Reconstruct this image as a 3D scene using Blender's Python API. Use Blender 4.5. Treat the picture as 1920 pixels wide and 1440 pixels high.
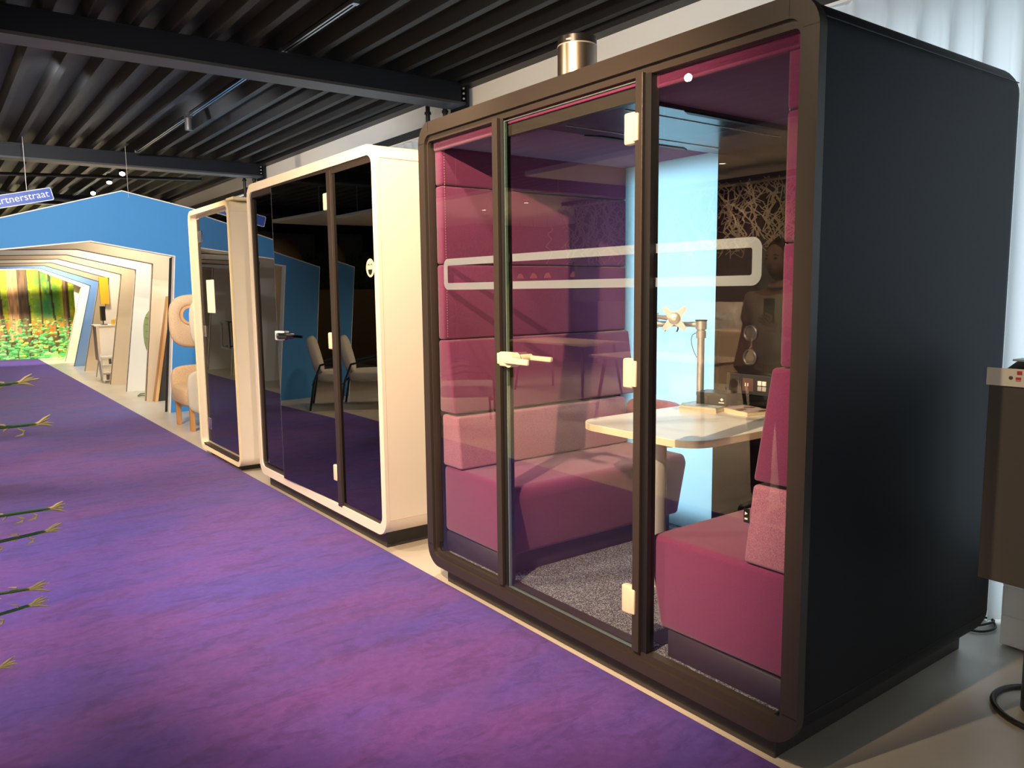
import bpy, bmesh, math, random
from math import sin, cos, pi, radians as R, atan2, hypot
from mathutils import Vector, Matrix
for o in list(bpy.data.objects): bpy.data.objects.remove(o)
S = bpy.context.scene; COL = S.collection
random.seed(4)

# ------------------------------------------------------------------ camera
cam = bpy.data.cameras.new('camera'); camo = bpy.data.objects.new('camera', cam); COL.objects.link(camo)
cam.sensor_fit = 'HORIZONTAL'; cam.sensor_width = 36; cam.lens = 36*1472.2/1920; cam.clip_start = .02; cam.clip_end = 200
yaw, pit, rol = R(36.51), R(6.816), R(-.658)
fw = Vector((sin(yaw)*cos(pit), cos(yaw)*cos(pit), -sin(pit)))
rt = Vector((cos(yaw), -sin(yaw), 0)); up = rt.cross(fw)
rt2 = rt*cos(rol)+up*sin(rol); up2 = -rt*sin(rol)+up*cos(rol)
m = Matrix((rt2, up2, -fw)).transposed().to_4x4(); m.translation = (0, 0, 1.45)
camo.matrix_world = m; S.camera = camo

# ------------------------------------------------------------------ world, exposure, large lights
w = bpy.data.worlds.new('room_air'); S.world = w; w.use_nodes = True
w.node_tree.nodes['Background'].inputs[0].default_value = (.55, .72, 1, 1)
w.node_tree.nodes['Background'].inputs[1].default_value = .25
S.view_settings.view_transform = 'Standard'; S.view_settings.look = 'None'
S.view_settings.exposure = 0.0; S.view_settings.gamma = 1; S.view_settings.use_curve_mapping = False

def alight(name, loc, rot, sx, sy, power, col):
    l = bpy.data.lights.new(name, 'AREA'); l.shape = 'RECTANGLE'; l.size = sx; l.size_y = sy; l.energy = power; l.color = col
    o = bpy.data.objects.new(name, l); COL.objects.link(o); o.location = loc; o.rotation_euler = rot; return o
def slight(name, loc, target, power, col, cone=70, blend=.5, rad=.03):
    l = bpy.data.lights.new(name, 'SPOT'); l.energy = power; l.color = col; l.spot_size = R(cone); l.spot_blend = blend; l.shadow_soft_size = rad
    o = bpy.data.objects.new(name, l); COL.objects.link(o); o.location = loc
    o.rotation_euler = (Vector(target)-Vector(loc)).to_track_quat('-Z', 'Y').to_euler(); return o
WARM = (1, .66, .40); WARM2 = (1, .76, .52); DAY = (.72, .90, 1)
# daylight behind the curtained windows along the right-hand wall, shining into the room
alight('window_daylight', (4.05, 5.5, 1.35), (0, R(90), 0), 2.5, 14, 320, DAY)
# added soft fill from behind the camera; no window is modelled there
alight('rear_fill_light', (-2.0, -4.7, 1.7), (R(90), 0, 0), 7, 2.2, 22, (1, .85, .7))
# the ceiling spotlight over the left of the carpet that throws the hard shadows in the meeting pod
KEY = (-.42, 1.36, 2.93)
slight('key_spot', KEY, (2.2, 3.1, .9), 860, WARM, 66, .55, .018)
slight('floor_spot', (-.60, 1.78, 3.05), (2.3, .7, .3), 170, WARM2, 80, .5, .02)
slight('wash_spot_1', (-.9, 4.2, 3.05), (2.0, 4.6, .9), 420, WARM2, 100, .8, .03)
slight('wash_spot_2', (1.25, 3.0, 3.05), (2.5, 4.0, 1.2), 190, WARM2, 95, .7, .03)
slight('wash_spot_3', (.2, 6.2, 3.0), (2.0, 9.0, .8), 520, WARM2, 95, .7, .03)
slight('carpet_spot_1', (.35, .75, 3.05), (.6, 1.4, 0), 340, (.95, .84, .95), 95, .9, .04)
slight('wall_wash_1', (1.7, 2.6, 2.70), (3.7, 3.4, 3.0), 70, (.95, .97, 1), 110, .8, .05)
slight('wall_wash_2', (1.7, 7.6, 2.75), (3.7, 8.0, 3.0), 80, (.95, .97, 1), 120, .8, .05)
slight('plant_fill_spot', (-.25, .35, 3.05), (.12, 1.6, 1.0), 90, WARM2, 40, .8, .03)  # added to brighten the unlit sprigs, belongs to no fixture
slight('person_fill_spot', (.8, 2.2, 3.05), (-.34, 2.95, 1.2), 170, WARM2, 50, .6, .03)  # overhead fill added so the mirrored person shows
alight('side_fill_light', (-6.5, -1.6, 1.5), (0, R(-90), 0), 2.0, 5.5, 120, (1, .93, .86))  # added fill for the raft undersides; the left wall has no window
slight('carpet_spot_2', (1.0, 4.6, 3.05), (.9, 5.0, 0), 130, (.85, .82, 1), 80, .9, .04)

# ------------------------------------------------------------------ materials
def srgb(r, g, b):
    f = lambda c: (c/255/12.92) if c/255 <= .04045 else ((c/255+.055)/1.055)**2.4
    return (f(r), f(g), f(b), 1)
def mat(name, col, rough=.6, metal=0, coat=0, spec=.5, noise=None, bump=None, sheen=0, trans=None, emit=None):
    mt = bpy.data.materials.new(name); mt.use_nodes = True; N = mt.node_tree.nodes; L = mt.node_tree.links
    b = N['Principled BSDF']; b.inputs['Base Color'].default_value = col; b.inputs['Roughness'].default_value = rough
    b.inputs['Metallic'].default_value = metal; b.inputs['Coat Weight'].default_value = coat; b.inputs['Specular IOR Level'].default_value = spec
    b.inputs['Sheen Weight'].default_value = sheen
    tc = N.new('ShaderNodeTexCoord')
    if noise:
        scale, col2, lo, hi = noise[:4]; dim = noise[4] if len(noise) > 4 else (1, 1, 1)
        mp = N.new('ShaderNodeMapping'); mp.inputs['Scale'].default_value = dim
        n = N.new('ShaderNodeTexNoise'); n.inputs['Scale'].default_value = scale; n.inputs['Detail'].default_value = 5
        mr = N.new('ShaderNodeMapRange'); mr.inputs[1].default_value = lo; mr.inputs[2].default_value = hi
        mx = N.new('ShaderNodeMix'); mx.data_type = 'RGBA'; mx.inputs[6].default_value = col; mx.inputs[7].default_value = col2
        L.new(tc.outputs['Object'], mp.inputs[0]); L.new(mp.outputs[0], n.inputs['Vector']); L.new(n.outputs[0], mr.inputs[0]); L.new(mr.outputs[0], mx.inputs[0]); L.new(mx.outputs[2], b.inputs['Base Color'])
    if bump:
        n2 = N.new('ShaderNodeTexNoise'); n2.inputs['Scale'].default_value = bump[0]; n2.inputs['Detail'].default_value = 3
        bp = N.new('ShaderNodeBump'); bp.inputs['Strength'].default_value = bump[1]; bp.inputs['Distance'].default_value = .002
        L.new(tc.outputs['Object'], n2.inputs['Vector']); L.new(n2.outputs[0], bp.inputs['Height']); L.new(bp.outputs[0], b.inputs['Normal'])
    if trans:
        t = N.new('ShaderNodeBsdfTranslucent'); t.inputs[0].default_value = trans[1]
        ms = N.new('ShaderNodeMixShader'); ms.inputs[0].default_value = trans[0]
        L.new(b.outputs[0], ms.inputs[1]); L.new(t.outputs[0], ms.inputs[2]); L.new(ms.outputs[0], N['Material Output'].inputs[0])
    if emit:
        b.inputs['Emission Color'].default_value = emit[0]; b.inputs['Emission Strength'].default_value = emit[1]
    return mt
def glass(name, tint=(1, 1, 1, 1), ior=1.5, rough=0):
    mt = bpy.data.materials.new(name); mt.use_nodes = True; N = mt.node_tree.nodes; L = mt.node_tree.links
    N.remove(N['Principled BSDF'])
    fr = N.new('ShaderNodeFresnel'); fr.inputs[0].default_value = ior
    ge = N.new('ShaderNodeNewGeometry'); inv = N.new('ShaderNodeMath'); inv.operation = 'SUBTRACT'; inv.inputs[0].default_value = 1
    mu = N.new('ShaderNodeMath'); mu.operation = 'MULTIPLY'
    t = N.new('ShaderNodeBsdfTransparent'); t.inputs[0].default_value = tint
    g = N.new('ShaderNodeBsdfGlossy'); g.inputs['Roughness'].default_value = rough; g.inputs[0].default_value = (1, 1, 1, 1)
    mx = N.new('ShaderNodeMixShader')
    L.new(ge.outputs['Backfacing'], inv.inputs[1]); L.new(fr.outputs[0], mu.inputs[0]); L.new(inv.outputs[0], mu.inputs[1])
    L.new(mu.outputs[0], mx.inputs[0]); L.new(t.outputs[0], mx.inputs[1]); L.new(g.outputs[0], mx.inputs[2]); L.new(mx.outputs[0], N['Material Output'].inputs[0])
    return mt
def film(name, col, opacity):
    mt = bpy.data.materials.new(name); mt.use_nodes = True; N = mt.node_tree.nodes; L = mt.node_tree.links
    b = N['Principled BSDF']; b.inputs['Base Color'].default_value = col; b.inputs['Roughness'].default_value = .5
    tl = N.new('ShaderNodeBsdfTranslucent'); tl.inputs[0].default_value = col
    t = N.new('ShaderNodeBsdfTransparent'); m1 = N.new('ShaderNodeMixShader'); m1.inputs[0].default_value = .4
    mx = N.new('ShaderNodeMixShader'); mx.inputs[0].default_value = opacity
    L.new(b.outputs[0], m1.inputs[1]); L.new(tl.outputs[0], m1.inputs[2]); L.new(t.outputs[0], mx.inputs[1]); L.new(m1.outputs[0], mx.inputs[2]); L.new(mx.outputs[0], N['Material Output'].inputs[0])
    return mt
def attr_mat(name, rough=.6):
    mt = bpy.data.materials.new(name); mt.use_nodes = True; N = mt.node_tree.nodes; L = mt.node_tree.links
    a = N.new('ShaderNodeAttribute'); a.attribute_name = 'Col'; b = N['Principled BSDF']; b.inputs['Roughness'].default_value = rough
    L.new(a.outputs[0], b.inputs['Base Color']); return mt

M = dict(
 floor=mat('resin_floor', srgb(205, 198, 186), .32, noise=(1.6, srgb(192, 184, 170), .35, .7), spec=.4),
 carpet=mat('purple_carpet', (.088, .032, .20, 1), .95, spec=.1, noise=(2.2, (.135, .050, .28, 1), .42, .62, (1, .55, 1)), bump=(900, .5), sheen=.25),
 deck=mat('black_deck_steel', (.013, .0135, .015, 1), .5, spec=.2, noise=(1.1, (.012, .011, .010, 1), .4, .7)),
 beam=mat('navy_black_steel', (.006, .008, .014, 1), .5, spec=.25),
 beamlow=mat('grey_pipe_lit_flange', (.035, .038, .045, 1), .5),  # light on the beam flange undersides put into this grey; also colours a pipe
 plaster=mat('white_plaster', srgb(226, 226, 220), .9, bump=(60, .6)),
 dark=mat('black_paint', (.012, .012, .014, 1), .5),
 wall=mat('grey_wall_paint', srgb(150, 140, 125), .9),
 darkwall=mat('charcoal_wall_paint', (.03, .027, .024, 1), .8),
 curtain=mat('white_curtain_cloth', (.8, .8, .8, 1), .9, trans=(.6, (.62, .62, .62, 1))),
 frame=mat('bronze_black_aluminium', (.036, .028, .023, 1), .42, spec=.4),
 shell=mat('black_navy_panel', (.007, .010, .017, 1), .6, spec=.22, bump=(300, .1)),
 plinth=mat('black_plinth', (.035, .032, .03, 1), .4),
 rubber=mat('black_gasket', (.006, .006, .007, 1), .5),
 glass=glass('clear_glass', (.97, .99, .98, 1), 1.64),
 glassedge=mat('green_glass_edge', (.10, .16, .14, 1), .15),
 tint=glass('black_tinted_glass', (.012, .011, .016, 1), 1.85),
 smoke=glass('smoked_glass', (.10, .10, .12, 1), 2.3),
 frost=mat('frosted_glass', (.55, .78, .92, 1), .25, trans=(.85, (.74, .92, 1, 1))),
 film=film('frosted_film', (.76, .86, .92, 1), .45),
 fab=mat('magenta_wool', (.215, .038, .115, 1), .95, spec=.15, sheen=.3, noise=(420, (.155, .027, .085, 1), .35, .65), bump=(700, .35)),
 fabp=mat('purple_wool', (.17, .03, .16, 1), .95, spec=.15, sheen=.3, noise=(420, (.13, .022, .125, 1), .35, .65), bump=(700, .3)),
 mel=mat('pink_melange_wool', (.44, .18, .27, 1), .95, spec=.15, sheen=.2, noise=(650, (.27, .10, .16, 1), .42, .58, (1, 1, .5)), bump=(500, .4)),
 benchbase=mat('dark_plum_laminate', (.032, .024, .034, 1), .55),
 stitch=mat('pale_thread', (.55, .25, .3, 1), .8),
 mat=mat('speckled_grey_carpet', (.040, .042, .058, 1), .95, noise=(210, (.34, .35, .42, 1), .47, .60), bump=(300, .6)),
 pad=mat('navy_rubber_mat', (.012, .014, .035, 1), .7),
 table=mat('white_laminate', srgb(232, 232, 228), .3),
 edge=mat('cream_edge_band', srgb(225, 208, 178), .45),
 steel=mat('satin_steel', (.62, .60, .57, 1), .45, .6),
 chrome=mat('chrome', (.75, .74, .72, 1), .12, 1),
 bronze=mat('brushed_bronze', (.50, .42, .34, 1), .34, 1),
 creamp=mat('cream_plastic', srgb(226, 212, 185), .4),
 black=mat('black_plastic', (.01, .01, .011, 1), .35),
 mediap=mat('glossy_black_glass_panel', (.008, .008, .008, 1), .12, spec=.45),
 ceilu=mat('dark_ceiling_panel', (.10, .11, .13, 1), .22, .3),
 socket=mat('dark_socket_frame', (.03, .028, .028, 1), .4),
 brownp=mat('brown_socket_insert', (.12, .06, .05, 1), .4),
 whitep=mat('white_plastic', srgb(235, 235, 230), .4),
 paper=mat('paper', srgb(238, 228, 205), .8),
 pages=mat('page_edges', srgb(232, 214, 180), .9, noise=(90, srgb(205, 188, 155), .4, .6, (.02, .02, 8))),
 cover1=mat('pale_blue_cover', srgb(190, 205, 215), .35, noise=(18, srgb(120, 140, 160), .5, .6)),
 cover2=mat('photo_cover', srgb(205, 190, 190), .35, noise=(14, srgb(120, 70, 50), .52, .6)),
 red=mat('red_ink', srgb(200, 60, 55), .6),
 ink=mat('dark_ink', srgb(90, 75, 65), .7),
 white=mat('cream_white_lacquer', srgb(238, 230, 212), .38),
 blue=mat('blue_printed_board', srgb(62, 140, 208), .7),
 whiteb=mat('white_board', srgb(245, 240, 230), .7),
 beigeb=mat('beige_board', srgb(226, 208, 178), .7),
 lblueb=mat('pale_blue_board', srgb(165, 198, 235), .7),
 creamb=mat('cream_trim_lit_board', srgb(250, 238, 195), .7),
 wood=mat('light_oak', srgb(216, 172, 118), .5, noise=(8, srgb(190, 132, 75), .4, .6, (1, 1, .1))),
 beigef=mat('beige_melange_fabric', srgb(222, 196, 162), .95, noise=(160, srgb(198, 172, 140), .42, .6), bump=(300, .4)),
 greyf=mat('light_grey_fabric', srgb(205, 200, 190), .95, bump=(300, .4)),
 greenf=mat('sage_green_fabric', srgb(150, 168, 120), .9),
 greenm=mat('sage_green_metal', srgb(120, 140, 95), .4),
 signb=mat('street_sign_blue', srgb(22, 80, 190), .4),
 signw=mat('street_sign_white', srgb(225, 232, 250), .4),
 fixture=mat('black_track_metal', (.012, .012, .013, 1), .4),
 trackrail=mat('track_aluminium', (.30, .32, .34, 1), .28, 1),
 lamp=mat('lit_lamp_lens', (1, 1, 1, 1), .5, emit=((1, .86, .66, 1), 30)),
 standf=mat('charcoal_felt', (.10, .085, .068, 1), .95, bump=(400, .5)),
 standp=mat('dark_bronze_post', (.022, .017, .012, 1), .4),
 cable=mat('black_cable', (.008, .008, .01, 1), .5),
 leaf=mat('dark_green_leaf', (.03, .12, .05, 1), .5),
 tip=mat('pale_dry_leaf_tip', srgb(205, 190, 140), .7),
 pot=mat('grey_clay_pot', srgb(110, 105, 100), .8),
 soil=mat('brown_soil', (.04, .025, .015, 1), .95),
 skin=mat('skin', srgb(205, 150, 122), .55), hair=mat('brown_hair', (.06, .035, .02, 1), .7),
 shirt=mat('cream_polo_cloth', srgb(225, 205, 175), .9, bump=(200, .3)), trouser=mat('dark_navy_cloth', (.012, .014, .03, 1), .9),
 shoe=mat('black_leather', (.01, .01, .01, 1), .4), eye=mat('dark_eye', (.02, .012, .01, 1), .2), lip=mat('lip', srgb(165, 90, 80), .5), phone=mat('phone_glass', (.01, .01, .012, 1), .1),
 raft=mat('white_acoustic_felt', srgb(235, 228, 215), .9),
 moss=mat('green_moss', (.09, .12, .03, 1), .95, noise=(14, (.02, .03, .01, 1), .4, .6), bump=(60, 1)),
 wicker=mat('tan_wicker', srgb(190, 165, 120), .8),
 branch=mat('pale_branch', srgb(215, 200, 175), .8),
 orange=mat('orange_shade', srgb(230, 95, 45), .5, emit=((1, .3, .1, 1), 1.2)),
 deskw=mat('desk_top', srgb(200, 175, 145), .5), tealm=mat('dark_teal_tube', (.012, .02, .035, 1), .4),
 leafy=mat('green_plant', (.05, .12, .03, 1), .6), yellow=mat('yellow_gloss', srgb(235, 190, 50), .5),
 pillar=mat('grey_pillar', srgb(190, 182, 170), .8), partition=mat('brown_partition_felt', srgb(120, 98, 62), .95),
 screen=mat('screen_picture', (.3, .4, .45, 1), .3, noise=(9, (.8, .7, .6, 1), .45, .6), emit=((.35, .45, .5, 1), .5)),
)
def carpet_mat():
    """cut-pile carpet: large blue and violet drifts across the runner, small brushed-pile mottling"""
    mt = bpy.data.materials.new('purple_carpet'); mt.use_nodes = True; N = mt.node_tree.nodes; L = mt.node_tree.links
    b = N['Principled BSDF']; b.inputs['Roughness'].default_value = .95; b.inputs['Specular IOR Level'].default_value = .1; b.inputs['Sheen Weight'].default_value = .2
    tc = N.new('ShaderNodeTexCoord')
    def noise(scale, dim, lo, hi, detail=5, dist=0):
        mp = N.new('ShaderNodeMapping'); mp.inputs['Scale'].default_value = dim
        n = N.new('ShaderNodeTexNoise'); n.inputs['Scale'].default_value = scale; n.inputs['Detail'].default_value = detail; n.inputs['Distortion'].default_value = dist; n.inputs['Roughness'].default_value = .65
        m_ = N.new('ShaderNodeMapRange'); m_.inputs[1].default_value = lo; m_.inputs[2].default_value = hi
        L.new(tc.outputs['Object'], mp.inputs[0]); L.new(mp.outputs[0], n.inputs['Vector']); L.new(n.outputs[0], m_.inputs[0]); return m_.outputs[0]
    def mix(f, a, c, blend='MIX', k=None):
        x = N.new('ShaderNodeMix'); x.data_type = 'RGBA'; x.blend_type = blend
        if f is not None: L.new(f, x.inputs[0])
        if k is not None: x.inputs[0].default_value = k
        for s_, v in ((6, a), (7, c)):
            if isinstance(v, tuple): x.inputs[s_].default_value = v
            else: L.new(v, x.inputs[s_])
        return x.outputs[2]
    c = mix(noise(1.0, (.55, 1.5, 1), .40, .62, 3), (.104, .038, .245, 1), (.062, .038, .29, 1))
    c = mix(noise(7, (.7, 1.6, 1), .50, .60, 8, .6), c, mix(None, c, (.78, .76, .80, 1), 'MULTIPLY', 1.0))
    c = mix(noise(30, (1, 1, 1), .42, .62, 6), c, mix(None, c, (1.22, 1.2, 1.16, 1), 'MULTIPLY', 1.0))
    L.new(c, b.inputs['Base Color'])
    n2 = N.new('ShaderNodeTexNoise'); n2.inputs['Scale'].default_value = 700; bp = N.new('ShaderNodeBump'); bp.inputs['Strength'].default_value = .4; bp.inputs['Distance'].default_value = .002
    L.new(tc.outputs['Object'], n2.inputs['Vector']); L.new(n2.outputs[0], bp.inputs['Height']); L.new(bp.outputs[0], b.inputs['Normal'])
    return mt
M['carpet'] = carpet_mat()
# ------------------------------------------------------------------ helpers
def tag(o, label=None, cat=None, group=None, kind=None):
    if label: o['label'] = label
    if cat: o['category'] = cat
    if group: o['group'] = group
    if kind: o['kind'] = kind
    return o
def link(name, bm, mats, parent=None, smooth=None):
    if not isinstance(mats, (list, tuple)): mats = [mats]
    me = bpy.data.meshes.new(name); bmesh.ops.recalc_face_normals(bm, faces=bm.faces); bm.to_mesh(me); bm.free()
    for x in mats: me.materials.append(M[x] if isinstance(x, str) else x)
    o = bpy.data.objects.new(name, me); COL.objects.link(o)
    if smooth:
        for p in me.polygons: p.use_smooth = True
        me.set_sharp_from_angle(angle=R(smooth))
    if parent is not None:
        o.parent = parent
        if parent.parent is None: o.location = -parent.location
    return o
def thing(name, label, cat, loc=(0, 0, 0), group=None):
    o = bpy.data.objects.new(name, None); COL.objects.link(o); o.location = loc; o.empty_display_size = .1
    return tag(o, label, cat, group)
def struct(name, bm, mt, **k): return tag(link(name, bm, mt, **k), kind='structure')
def copy_tree(o, off, label, parent=None):
    c = o.copy(); COL.objects.link(c)
    if parent is None:
        c.location = Vector(o.location)+Vector(off)
        if label: c['label'] = label
    else: c.parent = parent
    for ch in [x for x in bpy.data.objects if x.parent == o]: copy_tree(ch, off, None, c)
    return c
def NB(): return bmesh.new()
def bx(bm, x0, x1, y0, y1, z0, z1, bev=0, seg=2, mi=0, rot=None):
    g = bmesh.ops.create_cube(bm, size=1)['verts']
    bmesh.ops.scale(bm, vec=(x1-x0, y1-y0, z1-z0), verts=g)
    fs = set(f for v in g for f in v.link_faces); es = set(e for v in g for e in v.link_edges)
    c = Vector(((x0+x1)/2, (y0+y1)/2, (z0+z1)/2))
    if bev:
        r = bmesh.ops.bevel(bm, geom=list(es), offset=bev, segments=seg, profile=.5, affect='EDGES', clamp_overlap=True)
        g = list(set(v for f in r['faces'] for v in f.verts) | set(v for v in g if v.is_valid))
        fs = set(f for v in g for f in v.link_faces)
    if rot: bmesh.ops.rotate(bm, cent=(0, 0, 0), matrix=rot, verts=g)
    bmesh.ops.translate(bm, vec=c, verts=g)
    for f in fs: f.material_index = mi
    return g
def BX(*a, **k):
    bm = NB(); bx(bm, *a, **k); return bm
def prism(bm, pts, axis, a0, a1, mi=0, bev=0, seg=2):
    """polygon pts (u,v) extruded along axis 0/1/2 from a0 to a1"""
    def P(u, v, a): return {0: (a, u, v), 1: (u, a, v), 2: (u, v, a)}[axis]
    A = [bm.verts.new(P(u, v, a0)) for u, v in pts]; B = [bm.verts.new(P(u, v, a1)) for u, v in pts]; n = len(pts)
    fs = [bm.faces.new(A), bm.faces.new(B[::-1])]+[bm.faces.new((A[i], B[i], B[(i+1) % n], A[(i+1) % n])) for i in range(n)]
    for f in fs: f.material_index = mi
    if bev:
        es = set(e for f in fs for e in f.edges)
        bmesh.ops.recalc_face_normals(bm, faces=fs)
        bmesh.ops.bevel(bm, geom=list(es), offset=bev, segments=seg, profile=.5, affect='EDGES', clamp_overlap=True)
def rrect(u0, u1, v0, v1, r, n=6):
    out = []
    for cx, cy, a in ((u1-r, v1-r, 0), (u0+r, v1-r, 90), (u0+r, v0+r, 180), (u1-r, v0+r, 270)):
        for i in range(n+1): t = R(a+90*i/n); out.append((cx+r*cos(t), cy+r*sin(t)))
    return out
def ring(bm, outer, inner, axis, a0, a1, mi=0):
    def P(p, a): return {0: (a, p[0], p[1]), 1: (p[0], a, p[1]), 2: (p[0], p[1], a)}[axis]
    n = len(outer); V = [[bm.verts.new(P(p, a)) for p in L] for L, a in ((outer, a0), (outer, a1), (inner, a1), (inner, a0))]
    for k in range(4):
        for i in range(n):
            f = bm.faces.new((V[k][i], V[k][(i+1) % n], V[(k+1) % 4][(i+1) % n], V[(k+1) % 4][i])); f.material_index = mi
def cyl(bm, p0, p1, r, r2=None, seg=16, mi=0, cap=True):
    p0 = Vector(p0); p1 = Vector(p1); d = p1-p0; r2 = r if r2 is None else r2
    q = d.to_track_quat('Z', 'Y')
    A = [bm.verts.new(p0+q @ Vector((r*cos(2*pi*i/seg), r*sin(2*pi*i/seg), 0))) for i in range(seg)]
    B = [bm.verts.new(p1+q @ Vector((r2*cos(2*pi*i/seg), r2*sin(2*pi*i/seg), 0))) for i in range(seg)]
    fs = [bm.faces.new((A[i], A[(i+1) % seg], B[(i+1) % seg], B[i])) for i in range(seg)]
    if cap: fs += [bm.faces.new(A[::-1]), bm.faces.new(B)]
    for f in fs: f.material_index = mi
def tube(bm, pts, r, seg=8, mi=0, closed=False):
    pts = [Vector(p) for p in pts]; n = len(pts); rings = []; prev = None
    rr = r if isinstance(r, (list, tuple)) else [r]*n
    for i, p in enumerate(pts):
        if closed: t = pts[(i+1) % n]-pts[i-1]
        else: t = pts[min(i+1, n-1)]-pts[max(i-1, 0)]
        t.normalize()
        if prev is None: u = t.orthogonal().normalized()
        else:
            u = prev-t*prev.dot(t); u = u.normalized() if u.length > 1e-6 else t.orthogonal().normalized()
        prev = u; v = t.cross(u)
        rings.append([bm.verts.new(p+u*rr[i]*cos(2*pi*k/seg)+v*rr[i]*sin(2*pi*k/seg)) for k in range(seg)])
    for i in range(n if closed else n-1):
        a, b = rings[i], rings[(i+1) % n]
        for k in range(seg): bm.faces.new((a[k], a[(k+1) % seg], b[(k+1) % seg], b[k])).material_index = mi
    if not closed: bm.faces.new(rings[0][::-1]).material_index = mi; bm.faces.new(rings[-1]).material_index = mi
def lathe(bm, prof, c, seg=32, mi=0):
    c = Vector(c); L = [[bm.verts.new(c+Vector((r*cos(2*pi*k/seg), r*sin(2*pi*k/seg), z))) for k in range(seg)] if r > 1e-5 else [bm.verts.new(c+Vector((0, 0, z)))] for r, z in prof]
    for a, b in zip(L, L[1:]):
        for k in range(seg):
            q = [a[k % len(a)], a[(k+1) % len(a)], b[(k+1) % len(b)], b[k % len(b)]]; q = list(dict.fromkeys(q))
            if len(q) > 2: bm.faces.new(q).material_index = mi
def superell(bm, c, sx, sy, sz, e=.5, mi=0, nu=24, nv=14, mtx=None):
    """soft rounded cushion-like solid"""
    f = lambda w, m: math.copysign(abs(w)**m, w); c = Vector(c); rows = []
    for j in range(nv+1):
        v = -pi/2+pi*j/nv; row = []
        for i in range(nu):
            u = 2*pi*i/nu; p = Vector((sx*f(cos(v), e)*f(cos(u), e), sy*f(cos(v), e)*f(sin(u), e), sz*f(sin(v), e)))
            if mtx: p = mtx @ p
            row.append(p+c)
            if j in (0, nv): break
        rows.append([bm.verts.new(p) for p in row])
    for a, b in zip(rows, rows[1:]):
        for k in range(nu):
            q = list(dict.fromkeys([a[k % len(a)], a[(k+1) % len(a)], b[(k+1) % len(b)], b[k % len(b)]]))
            if len(q) > 2: bm.faces.new(q).material_index = mi
def text(name, body, size, mtx, mt, parent, depth=.001, align='LEFT'):
    cu = bpy.data.curves.new(name, 'FONT'); cu.body = body; cu.size = size; cu.extrude = depth; cu.align_x = align
    t = bpy.data.objects.new(name, cu); COL.objects.link(t); bpy.context.view_layer.update()
    me = bpy.data.meshes.new_from_object(t.evaluated_get(bpy.context.evaluated_depsgraph_get()))
    bpy.data.objects.remove(t); me.transform(mtx); me.materials.clear(); me.materials.append(M[mt])
    o = bpy.data.objects.new(name, me); COL.objects.link(o); o.parent = parent
    if parent.parent is None: o.location = -parent.location
    return o

# ------------------------------------------------------------------ room shell
XW = 3.70
struct('floor', BX(-6.6, 4.2, -5, 21.6, -.1, 0), 'floor')
bm = NB(); x = -6.6; P = .235; prof = []
while x < 3.64:
    for dx, z in ((0, 3.115), (.050, 3.115), (.078, 3.205), (.207, 3.205)): prof.append((x+dx, z))
    x += P
prof = [p for p in prof if p[0] < 3.72]
top = [(prof[-1][0], 3.25), (prof[0][0], 3.25)]
prism(bm, prof+top, 1, -5, 21.6); struct('ceiling', bm, 'deck')
bm = NB(); bx(bm, XW, 3.95, -5, 21.6, 2.90, 3.09); bx(bm, XW, 3.95, -5, 21.6, 3.09, 3.25); bx(bm, XW+.05, 3.95, 14.5, 21.6, 0, 2.9)
struct('wall_right', bm, 'plaster')
bm = NB(); bx(bm, 3.60, XW, -5, 21.6, 3.085, 3.185); struct('trim_1', bm, 'dark')
bm = NB(); bx(bm, XW-.02, 3.95, -5, 14.5, 2.79, 2.90); struct('trim_2', bm, 'dark')
struct('wall_left', BX(-6.7, -6.6, -5, 21.6, 0, 3.2), 'darkwall')
struct('wall_far', BX(-6.6, 4.2, 21.5, 21.6, 0, 3.2), 'wall')
struct('wall_near', BX(-6.6, 4.2, -5.1, -5, 0, 3.2), 'wall')
for k in range(6):   # aluminium windows behind the curtain, one per bay
    y0 = -1.5+k*2.65; y1 = y0+2.6
    bm = NB(); ring(bm, [(y0, .02), (y1, .02), (y1, 2.66), (y0, 2.66)], [(y0+.06, .10), (y1-.06, .10), (y1-.06, 2.60), (y0+.06, 2.60)], 0, 3.86, 3.92)
    bx(bm, 3.87, 3.91, y0+.06, y1-.06, .85, .90)
    wn = tag(link('window_%d' % (k+1), bm, 'whiteb'), kind='structure')
struct('trim_3', BX(3.86, 3.95, -5, 14.5, 2.66, 2.80), 'dark')

def beam(y, label):
    t = thing('steel_beam', label, 'beam', (-1.4, y, 2.95), 'steel roof beams across the room')
    bm = NB(); bx(bm, -6.6, 3.66, y+.10, y+.115, 2.965, 3.10); bx(bm, -6.6, 3.66, y, y+.215, 3.095, 3.112)
    link('web', bm, 'beam', t)
    link('bottom_flange', BX(-6.6, 3.64, y, y+.215, 2.945, 2.965), 'beamlow', t)
    link('side_plate', BX(-6.6, 3.60, y+.004, y+.02, 2.965, 3.095), 'beam', t)
    link('end_plate', BX(3.64, 3.66, y-.02, y+.235, 2.92, 3.13), 'beam', t)
    for z in (2.99, 3.03, 3.07):
        bm = NB(); cyl(bm, (3.618, y+.004, z), (3.618, y-.006, z), .009, seg=6); link('bolt', bm, 'steel', t)
beam(5.5, 'heavy black steel beam crossing the ceiling nearest the camera')
beam(10.3, 'black steel beam crossing the ceiling above the blue arch')
beam(15.1, 'furthest black steel beam just above the street sign')
beam(.7, 'black steel beam overhead at the front edge of the black meeting pod')
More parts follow.
